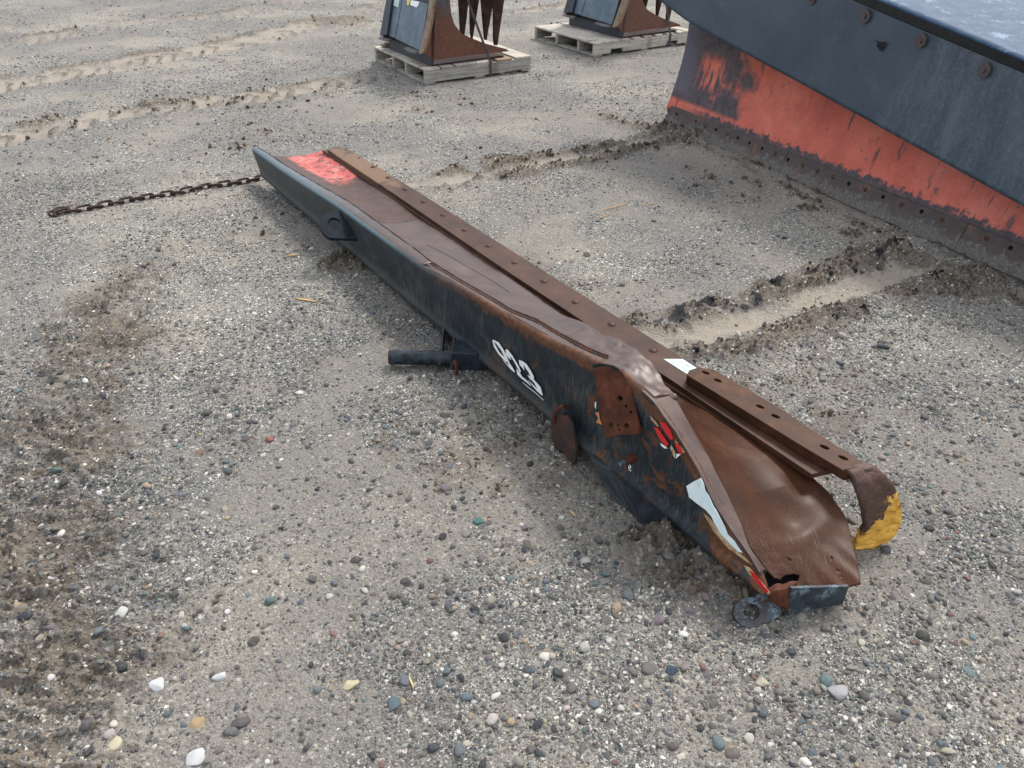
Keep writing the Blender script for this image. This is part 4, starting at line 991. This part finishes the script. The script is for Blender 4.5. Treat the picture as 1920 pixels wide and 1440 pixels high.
film('orange_film', Z3([(365, 738), (396, 733), (405, 790), (426, 848), (372, 826), (392, 792)]), flat('orange_film', (.62, .22, .08), .5), .004); film('white_film', Z3([(362, 645), (373, 640), (370, 705), (362, 690)]), M_DWHITE, .004)

# ================================================================== CHAIN
cp_ = pline([(492, 337), (440, 346), (390, 352), (340, 365), (290, 371), (250, 379), (200, 389), (160, 397), (122, 403), (104, 408)])
dd = np.r_[0, np.cumsum([math.dist(a_, b_) for a_, b_ in zip(cp_[:-1], cp_[1:])])]
CH = thing('chain', 'rusty steel chain stretched over the gravel from the far end of the plow wing', 'chain', Vector((*cp_[0], 0)))
def link_mesh(r=.0068, half=.021, R=.0165):
    path = []
    for a_ in np.linspace(-90, 90, 9): path.append(Vector((half+R*math.cos(math.radians(a_)), R*math.sin(math.radians(a_)), 0)))
    for a_ in np.linspace(90, 270, 9): path.append(Vector((-half+R*math.cos(math.radians(a_)), R*math.sin(math.radians(a_)), 0)))
    n_ = len(path); rows = []
    for i, p in enumerate(path):
        t = (path[(i+1) % n_]-path[i-1]).normalized(); a2 = t.cross(ZZ)
        rows.append([p+a2*r*math.cos(k*PI/4)+ZZ*r*math.sin(k*PI/4) for k in range(8)])
    rows.append(rows[0]); return grid(rows, closed=True)
lv, lf = link_mesh(); lme = bpy.data.meshes.new('chain_link'); lme.from_pydata([tuple(v) for v in lv], [], lf); lme.shade_smooth(); lme.materials.append(M_CHAIN)
pitch = .0545; nL = int(dd[-1]/pitch)+1
for k in range(nL):
    t = k*pitch; x = np.interp(t, dd, [p[0] for p in cp_]); y = np.interp(t, dd, [p[1] for p in cp_]); t2 = t+.01
    x2 = np.interp(t2, dd, [p[0] for p in cp_]); y2 = np.interp(t2, dd, [p[1] for p in cp_]); yaw = math.atan2(y2-y, x2-x) if t2 < dd[-1] else yaw
    o = link_o = bpy.data.objects.new('chain_link', lme); link(o, CH)
    z = gz(x, y)+.010; roll = math.radians(32 if k % 2 else -58)+random.uniform(-.2, .2)
    o.matrix_local = Matrix.Translation(Vector((x, y, z))-CH.location) @ Matrix.Rotation(yaw+random.uniform(-.12, .12), 4, 'Z') @ Matrix.Rotation(roll, 4, 'X')
x, y = P(112, 400).xy
for k, (px, py, ya) in enumerate(((118, 399, .2), (106, 404, 1.2))):
    q_ = P(px, py, 0); o = bpy.data.objects.new('chain_link', lme); link(o, CH); o.matrix_local = Matrix.Translation(Vector((q_.x, q_.y, gz(q_.x, q_.y)+.012))-CH.location) @ Matrix.Rotation(ya, 4, 'Z') @ Matrix.Rotation(.5, 4, 'X')

# ================================================================== THE BIG PLOW ON THE RIGHT
p0 = Vector((1.081, 5.653, 0)); pu = Vector((.44436, -.89585, 0)); pn_ = Vector((-.89585, -.44436, 0))
def PWp(s, o, z): return p0+pu*s+pn_*o+ZZ*z
zb_ = lambda s: 1.235-.157*s; zt_ = lambda s: zb_(s)+.042
zl_ = lambda s: interp(s, [(-.15, .815), (.235, .722), (1.28, .562), (2.045, .438), (2.70, .338), (3.5, .21)])
PL = thing('snow_plow', 'large snow plow with worn orange moldboard under a black rubber deflector flap', 'snow plow', PWp(1.7, -.3, 0))
SE = 3.5
moff = lambda s, z: -.15*math.sin(PI*min(1, z/zt_(s)))
rows, uv = [], []
for s in np.linspace(0, SE, 120):
    r_ = []
    for f in np.linspace(0, 1, 40):
        z = lerp(.10, zt_(s)-.02, f); r_.append(PWp(s, moff(s, z)+.002*math.sin(s*9)*math.sin(z*11), z)); uv.append((s, z))
    rows.append(r_)
vs, fs = grid(rows); mk('moldboard', vs, fs, plow_paint(), PL, smooth=True, uv=uv, solid=.009, offset=-1)
M_EDGE = edge_steel()
pt0 = PWp(0, .010, .012); pe_ = (PWp(0, moff(0, .135)+.016, .135)-PWp(0, .010, .012)); hgt = pe_.length; pe_.normalize(); pnn = pu.cross(pe_).normalized()
if pnn.dot(pn_) < 0: pnn = -pnn
def sh_of(px, py):
    p = hit(px, py, pt0, pnn); return (p-p0).dot(pu), (p-pt0).dot(pe_)
Z8 = lambda x, y: (1220+x/2.571, y/2.571)
bl_ = [sh_of(*Z8(x, y)) for x, y in ((85, 530), (265, 608), (370, 645), (600, 740), (733, 797), (805, 823), (880, 853), (1035, 915), (1210, 985), (1405, 1060), (1620, 1148))]
hl_ = [sh_of(*Z8(x, y)) for x, y in ((126, 549), (218, 585), (315, 625), (420, 665), (476, 690), (537, 716), (662, 770), (955, 885), (1120, 950), (1305, 1020), (1505, 1102), (1735, 1195))]
for k, (sa, sb) in enumerate(((0, 1.216), (1.220, 2.436), (2.440, SE))):
    bot = [(s, -.004+.010*float(vnoise(np.array([s*5.]), np.array([1.]), 8)[0])+(.012 if .95 < s < 1.1 else 0)) for s in np.linspace(sa, sb, 26)]
    top = [(s, hgt+.006*float(vnoise(np.array([s*4.]), np.array([4.]), 8)[0])) for s in np.linspace(sb, sa, 10)]
    if k == 0: bot[0] = (.02, .01); top[-1] = (.05, hgt)
    hs_ = [circ(a_, b_, .0115, 12) for a_, b_ in hl_ if sa+.02 < a_ < sb-.02 and b_ < hgt-.02]
    vs, fs = plate(bot+top, hs_, lambda x, y: pt0+pu*x+pe_*y, .016, -pnn)
    uv = [((p-p0).dot(pu), (p-pt0).dot(pe_)) for p in vs]
    eo = mk('cutting_edge', vs, fs, M_EDGE, PL, uv=uv)
    for a_, b_ in bl_:
        if sa < a_ < sb: vs, fs = dome(pt0+pu*a_+pe_*min(b_, hgt-.02), pnn, .013, .0035, 12); mk('edge_bolt', vs, fs, M_BAR, eo, smooth=True)
bp_, bf_ = obox(PWp(.03, -.03, .03), pu*(SE-.03), ZZ*.10-pn_*.01, -pn_*.02); mk('edge_backing', bp_, bf_, M_DARK, PL)
# flap
rows, uv = [], []
def foff(s, f): return .055-.065*f+.010*math.sin(s*2.1)*(1-f)
for s in np.linspace(-.20, SE, 140):
    r_ = []
    for f in np.linspace(0, 1, 26):
        z = lerp(zl_(s), zb_(s), f); r_.append(PWp(s, foff(s, f), z)); uv.append((s, .47-(zb_(s)-z)))
    rows.append(r_)
vs, fs = grid(rows); mk('deflector_flap', vs, fs, flap_material(), PL, smooth=True, uv=uv, solid=.012, offset=-1)
M_WASH = flat('dull_washer_steel', (.085, .070, .075), .45, .3, .3, 90)
fn_ = (pn_+ZZ*.1).normalized()
for s in [.13, .49, .85, 1.21]+[None]*3+[2.66, 3.03]:
    pass
flp = [PWp(s, .004, zb_(s)-.075) for s in (.13, .49, .85, 1.21, 2.66, 3.03)]+[hit(x, y, PWp(0, .021, 0), pn_)-pn_*.017 for x, y in ((1622, 30), (1726, 76), (1845, 131))]
for c_ in flp:
    f_ = 1-.075/.5; c_ = c_+pn_*(.017)
    vs, fs = tube([c_-pn_*.012, c_+pn_*.003], .0315, 22); wo_ = mk('washer', vs, fs, M_WASH, PL)
    vs, fs = tube([c_+pn_*.003, c_+pn_*.012], .0115, 6); mk('bolt_head', vs, fs, M_WASH, wo_)
gpx = [(1643, 86), (1646, 80), (1638, 74), (1650, 79), (1662, 78), (1658, 88), (1652, 97)]
gq = [hit(x, y, PWp(0, .030, 0), pn_) for x, y in gpx]; c_ = sum(gq, Vector())/len(gq)
mk('gouge', gq+[c_+pn_*.006+ZZ*.01], [(i, (i+1) % 7, 7) for i in range(7)], M_DARK, PL)
# top beam and the broad deck behind it
rows = []
for s in np.linspace(-.2, SE, 30): rows.append([PWp(s, .012, zb_(s)-.004), PWp(s, .022, zt_(s)-.004), PWp(s, .018, zt_(s)-.002), PWp(s, -.05, zt_(s)-.003), PWp(s, -.05, zb_(s)-.02), PWp(s, -.01, zb_(s)-.02)])
vs, fs = grid(rows, closed=True); mk('top_beam', vs, fs, painted('shaded_beam_black', (.006, .008, .010), (.014, .018, .022), (.05, .06, .065), .68, .5, 20), PL)  # beam coloured near-black, standing in for the shade on its face
rows, uv = [], []
for s in np.linspace(-.2, SE, 40):
    rows.append([PWp(s, .022-o_, zt_(s)+.004-.03*math.sin(o_*2.2)+.07*o_) for o_ in np.linspace(0, 1.82, 24)])
vs, fs = grid(rows); mk('deck_panel', vs, fs, painted('blue_deck_paint', (.024, .058, .115), (.050, .095, .165), (.20, .29, .38), .58, .55, 16, .2), PL, smooth=True, solid=.01, offset=1)
vs, fs = obox(PWp(1.50, -.30, zt_(1.5)-.03), pu*.02, -pn_*.22, ZZ*.09); mk('deck_rib', vs, fs, M_BLACK, PL)
for s in (.4, 1.4, 2.4, 3.2):
    o_ = [(-.20, .02), (-.22, zt_(s)*.5), (-.12, zt_(s)-.05), (-.9, zt_(s)-.02), (-.55, .02)]
    vs, fs = plate(o_, [], lambda x, y: PWp(s, x, y), .02, pu); mk('rear_rib', vs, fs, M_BLACK, PL)
for s in (.9, 2.7): vs, fs = obox(PWp(s, -1.75, 0), pu*.1, pn_*.1, ZZ*(zt_(s)+.03)); mk('rear_leg', vs, fs, M_BLACK, PL)

# ================================================================== PALLETS
WOODA = wood_material('grey_weathered_pine', (.19, .175, .155), (.46, .43, .385)); WOODB = wood_material('pale_weathered_pine', (.30, .27, .225), (.62, .57, .49)); WOODC = wood_material('tan_pine_board', (.22, .15, .10), (.42, .31, .22))
def uvbox(vs, e1, e2):
    return [(v.dot(e1)+v.dot(e2)*.0, v.dot(e2)+v.z) for v in vs]
def pallet(label, c, e1, e2, L1, L2, boards, ws, notch, strs):
    T = thing('pallet', label, 'pallet', c, 'pallets carrying the grapple buckets')
    for k, f in enumerate(strs):
        o_ = [(0, .016), (L1, .016), (L1, .108), (0, .108)]
        if notch: o_ = [(0, .016), (.19, .016), (.20, .052), (.34, .052), (.35, .016), (L1-.35, .016), (L1-.34, .052), (L1-.20, .052), (L1-.19, .016), (L1, .016), (L1, .108), (0, .108)]
        vs, fs = plate(o_, [], lambda x, y: c+e1*x+e2*(f*(L2-.036)-c.z*0)+ZZ*(y-c.z), .036, e2)
        mk('stringer', vs, fs, WOODB if (notch and k == 0) else WOODA, T, uv=[(v.dot(e1), v.z) for v in vs])
    for x0, wd, m_ in boards:
        vs, fs = obox(c+e1*x0-e2*.006*random.random()+ZZ*(.1085-c.z), e1*wd, e2*(L2+.004), ZZ*.017); mk('deck_board', vs, fs, m_, T, uv=[(v.dot(e2), v.dot(e1)) for v in vs], bevel=.002, seg=1)
    for x0 in (.0, L1*.5-.045, L1-.09):
        vs, fs = obox(c+e1*x0+ZZ*(.001-c.z), e1*.09, e2*L2, ZZ*.0145); mk('bottom_board', vs, fs, WOODA, T, uv=[(v.dot(e2), v.dot(e1)) for v in vs])
    return T
def frame(a_, b_, c_, z=.125):
    A = P(*a_, z); B = P(*b_, z); C = P(*c_, z); A.z = 0; B.z = 0; C.z = 0
    f1 = (C-A).normalized(); f2 = Vector((-f1.y, f1.x, 0))
    return A, f1, f2, (C-A).length, (B-A).length
pA, f1, f2, l1, l2 = frame((797, 130), (695, 88), (995, 104))
pallet('grey pallet with a mud clump, left of the two, under the blue and rust bucket', pA, f1, f2, l1, l2, [(0.0, .135, WOODB), (.155, .11, WOODA), (.29, .20, WOODA), (.34+.16, .15, WOODB), (.70, .15, WOODC), (.89, l1-.89, WOODB)], None, False, (0, .36, .62, 1))
pB, g1, g2_, k1, k2 = frame((1116, 81), (1003, 47), (1290, 58))
k1 = 1.25; k2 = 1.05
pallet('pale pallet with notched side runner, partly hidden behind the snow plow', pB, g1, g2_, k1, k2, [(0, .10, WOODB), (.104, .10, WOODB), (.208, .09, WOODB), (.335, .095, WOODB), (.47, .095, WOODB), (.62, .09, WOODB), (.76, .09, WOODB), (.90, .09, WOODB), (1.04, .09, WOODB), (k1-.095, .095, WOODB)], None, True, (0, .25, .62, 1))
# ================================================================== GRAPPLE BUCKETS
M_SIDE = side_plate_material(); M_BLUE = painted('blue_grey_bucket_paint', (.075, .115, .155), (.13, .18, .225), (.17, .12, .09), .66, .5, 9)
M_NAVY = painted('navy_bucket_paint', (.012, .018, .03), (.025, .035, .055), (.10, .07, .05), .64, .5, 12); M_TAN = painted('rusty_tan_edge', (.20, .12, .07), (.26, .20, .13), (.13, .055, .03), .56, .6, 14)
M_TINE = rust_material('tine_rust', (.014, .010, .010), (.040, .022, .017), (.09, .045, .032), rough=.6, coat=0, sc=1.5)
def bucket():
    BK = thing('grapple_bucket', 'blue-grey grapple bucket with stickers on its plate, strapped to the left pallet', 'bucket', pA+f1*.4+f2*.4+ZZ*.127, 'grapple buckets on pallets')
    q0 = pA+f2*.06; to = lambda x, y: hit(x, y, q0, f2)
    side = [(812, -90), (812.4, 0), (807.4, 30), (799.5, 79), (796.5, 99), (809.4, 113), (880, 104), (954.9, 96), (949, 92), (911.3, 82), (887.6, 73), (865.8, 63), (852, 45.5), (846, 25.7), (843.5, 0), (846, -40), (860, -90)]
    vs, fs = plate(side, [], to, .02, f2); mk('side_plate', vs, fs, M_SIDE, BK)
    W2 = l2*.84
    vs2 = [v+f2*(W2-.06) for v in vs]; mk('side_plate', vs2, fs, M_SIDE, BK)
    s1, s2 = to(797, 93), to(812, 0); up_ = (s2-s1).normalized(); an = up_.cross(f2).normalized()
    if an.dot(CAMP-s1) < 0: an = -an
    tp = lambda x, y, o_=0: hit(x, y, s1+an*o_, an)
    def pl(name, px, m_, th, o_=0):
        vs, fs = plate(px, [], lambda x, y: tp(x, y, o_), th, -an); return mk(name, vs, fs, m_, BK)
    pl('back_plate', [(804+14, -90), (804, 0), (787, 95), (741, 72), (755, 0), (768, -90)], M_BLUE, .012)
    pl('back_plate', [(766, -90), (753.5, 0), (740, 71), (727, 66), (735, 0), (748, -90)], M_BLUE, .012, .004)
    pl('side_flange', [(747, -90), (734, 0), (725, 65), (712, 66), (724, 0), (737, -90)], M_NAVY, .03, .03)
    pl('edge_flange', [(828, -90), (814, 0), (808, 42), (801, 75), (797, 90), (792, 100), (785, 101), (800, 33), (804.6, 0), (818, -90)], M_TAN, .02, .03)
    # bottom rail, floor and rear
    a_, b_ = tp(712, 66), tp(787, 97)
    vs, fs = obox(a_-ZZ*.002+f1*.05, b_-a_, f1*.05-ZZ*.01, -ZZ*.04+f1*.02); mk('bottom_rail', vs, fs, M_TINE, BK)
    vs, fs = obox(q0+f1*.10+ZZ*.129, f1*.70, f2*(W2-.04), ZZ*.012); mk('floor_plate', vs, fs, M_TINE, BK)
    vs, fs = obox(q0+f1*.08+ZZ*.129, f1*.03, f2*(W2-.04), ZZ*.5+f1*.05); mk('rear_wall', vs, fs, M_NAVY, BK)
    for tb_, hb in (([(757.5, 90), (769, 85), (786, 87), (787, 97), (780, 98), (767, 95)], [(770, 88.5), (775, 86), (783, 89.2), (777.5, 92.5)]), ([(709.6, 70), (723, 66), (741, 71.5), (726, 76.5)], [(724, 69), (729, 67.5), (736, 70), (731, 72)])):
        vs, fs = plate(tb_, [hb], lambda x, y: P(x, y, .235), .012, -ZZ); mk('foot_tab', vs, fs, rust_material('foot_tab_rust', (.10, .085, .085), (.17, .15, .15), (.26, .23, .23), rough=.5, coat=0), BK)
    for k, (x0, x1, xt, yt, wt_, e2o) in enumerate(((861, 879, 868, 69, 7, .64), (881.5, 898.5, 885.6, 73, 4, .50), (903, 926, 911.5, 75, 5, .36), (926, 945.5, 930.5, 85, 7, .22))):
        qq = pA+f2*e2o
        o_ = [(x0-2, -90), (x0, 0), (xt-wt_/2-.5, yt-12), (xt-wt_/2+1, yt), (xt+wt_/2-1, yt), (xt+wt_/2+1, yt-14), (x1, 0), (x1+2, -90)]
        vs, fs = plate(o_, [], lambda x, y: hit(x, y, qq, f2), .025, f2); mk('tine', vs, fs, M_TINE, BK)
    a_ = hit(862, -92, pA+f2*.64, f2); b_ = hit(946, -92, pA+f2*.22, f2)
    vs, fs = tube([a_-(b_-a_)*.3, b_+(b_-a_)*.3], .03, 14); mk('tine_shaft', vs, fs, M_TINE, BK, smooth=True)
    for e_ in (.1, .75):
        a_ = hit(840, -85, pA+f2*e_, f2); b_ = hit(935, -92, pA+f2*e_, f2); vs, fs = obox(a_, b_-a_, f2*.04, ZZ*.06); mk('grapple_arm', vs, fs, M_NAVY, BK)
    st1 = pl('sticker', [(739.5, -3), (749.5, -3), (746.5, 14), (738, 10)], M_PAPER, .004, .010)
    st2 = pl('sticker', [(763, -3), (769.5, -3), (767, 8), (765.5, 11), (763, 9)], flat('yellow_sticker', (.75, .55, .10), .5), .004, .006)
    st3 = pl('sticker', [(770, 0), (786, 3), (784, 10), (781, 14), (769, 9)], M_WHITE, .004, .006)
    return BK
BK = bucket()
def copy_tree(o, parent=None):
    c_ = o.copy(); COL.objects.link(c_); c_.parent = parent
    if parent is not None: c_.matrix_parent_inverse = Matrix()
    for ch in [x for x in bpy.data.objects if x.parent is o]:
        if parent is None and ch.name.startswith('sticker'): continue
        copy_tree(ch, c_)
    return c_
yaw = math.atan2(g1.y, g1.x)-math.atan2(f1.y, f1.x)
BK2 = copy_tree(BK); BK2['label'] = 'blue-grey grapple bucket without stickers, behind the snow plow on the right pallet'
BK2.location = pB+g1*.66+g2_*.38+ZZ*.127; BK2.rotation_euler.z = yaw
# steel straps
def strap(c, e1, e2, x0, xt, label):
    a_ = c+e1*x0-e2*.008; t_ = 0.0012
    rows = []
    for p in (a_+ZZ*.0005, a_+ZZ*.1265, a_+ZZ*.128+e2*.012, a_+e1*(xt-x0)+e2*.05+ZZ*.60, a_+e1*(xt-x0)+e2*.06+ZZ*.95): rows.append([p, p+e1*.022])
    vs, fs = grid(rows); o = mk('strap', vs, fs, painted('strap_black', (.03, .028, .03), (.07, .065, .07), None, .6, .6, 20), None, solid=t_*2, offset=0, at=a_)
    tag(o, label, 'strap', 'straps holding the buckets down')
strap(pA, f1, f2, .615, .44, 'black strap over the front of the left pallet and its bucket')
strap(pB, g1, g2_, .93, .80, 'black strap over the pallet behind the snow plow')
# mud clump on the left pallet
bm_me = pebble(91, .3, 2, 3); o = bpy.data.objects.new('mud_clump', bm_me); bm_me.materials.clear(); bm_me.materials.append(flat('grey_mud', (.17, .14, .105), .95, var=.4, sc=60, bumpd=.004)); link(o)
q_ = P(724, 85, .14); o.location = q_; o.scale = (.085, .07, .055); tag(o, 'lump of dried mud on the front corner of the left pallet', 'mud clump')

# ================================================================== SMALL LITTER
M_SPL = wood_material('fresh_splinter', (.42, .25, .10), (.66, .46, .22))
for (xa, ya, xb, yb, wd, lab) in ((556, 558, 594, 566, .011, 'broad pale wood splinter left of the wing, below the round lug'), (538, 480, 560, 478, .008, 'short orange wood chip on the gravel left of the round lug'),
      (1130, 396, 1176, 385, .006, 'longest straw between the wing and the snow plow'), (1124, 414, 1142, 405, .005, 'short straw below the longest straw, right of the wing'), (768, 1275, 777, 1300, .005, 'thin orange splinter among the stones at the bottom edge'),
      (1150, 408, 1158, 402, .004, 'tiny straw right of the short straw beyond the wing'), (1068, 958+2, 1080, 972, .005, 'small orange chip on the gravel left of the brace'), (1215, 385, 1232, 384, .004, 'thin pale straw near the plow edge')):
    a_, b_ = P(xa, ya), P(xb, yb); z0, z1 = gz(a_.x, a_.y)+.004, gz(b_.x, b_.y)+.006; a_.z = z0; b_.z = z1; d_ = b_-a_; sd2 = d_.cross(ZZ).normalized()*wd
    vs = [a_-sd2*.1, a_+sd2*.25, a_+d_*.3+sd2*.5, b_+sd2*.3, b_-sd2*.1, a_+d_*.6-sd2*.5]; vs = vs+[v+ZZ*.0028 for v in vs]; n_ = 6
    fs = [tuple(range(6))[::-1], tuple(range(6, 12))]+[(i, (i+1) % 6, (i+1) % 6+6, i+6) for i in range(6)]
    o = mk('wood_splinter', vs, fs, M_SPL, None, uv=[(v.dot(d_.normalized()), v.dot(sd2.normalized())) for v in vs], at=a_); tag(o, lab, 'splinter')
for k, (x, y, px, ar, col, lab) in enumerate(((508, 826, 17, .8, (.30, .13, .10), 'small brick-red stone in the middle of the left gravel'), (740, 1326, 24, 1.15, (.115, .155, .175), 'blue-grey angular stone near the bottom edge'), (658, 1289, 28, .6, (.62, .56, .36), 'cream oval pebble near the bottom edge'),
      (228, 1152, 24, .9, (.62, .62, .60), 'rounded white stone at the lower left'), (414, 1271, 24, .65, (.76, .75, .70), 'bright white flat pebble at the lower left'), (368, 1422, 26, 1.0, (.78, .78, .75), 'white stone cut by the bottom edge, lower left'),
      (296, 1287, 24, 1.0, (.66, .68, .68), 'white-grey stone left of the bright white flat pebble'), (368, 1356, 28, .9, (.45, .33, .19), 'tan angular stone at the lower left'), (1570, 1300, 36, .7, (.42, .42, .43), 'pale grey quartz stone at the lower right'), (218, 1398, 22, 1.1, (.62, .56, .40), 'yellowish pointed stone at the lower left'),
      (898, 980, 22, .7, (.08, .19, .18), 'teal stone left of the brace mud'), (1258, 1258, 24, .7, (.07, .10, .14), 'dark blue-grey pebble below the end lug'), (1654, 650, 24, .7, (.10, .11, .12), 'dark rounded stone right of the drag mark'), (450, 1358, 30, .8, (.13, .12, .115), 'large flat brown-grey stone at the bottom left'),
      (1215, 1255, 30, .8, (.17, .16, .15), 'big grey-brown stone below the end of the wing'), (1428, 1280, 22, .8, (.55, .50, .40), 'cream stone below the end lug'), (108, 890, 24, .4, (.15, .20, .20), 'flat blue-green stone in the churned mud at the left'))):
    q_ = P(x, y); r = (q_-CAMP).length*px/FPX; z = gz(q_.x, q_.y)
    me = pebble(200+k, .14, 6, 3); me.shade_smooth(); me.materials.append(plain_stone('stone_%d' % k, tuple(min(.5, v*.72) for v in col))); o = bpy.data.objects.new('stone', me); link(o)
    o.location = (q_.x, q_.y, z+r*.03); o.scale = (r*1.05, r*1.05*min(ar*1.1, 1.2), r*.5); o.rotation_euler = (random.uniform(-.2, .2), random.uniform(-.2, .2), random.uniform(-.5, .5)); tag(o, lab, 'stone')
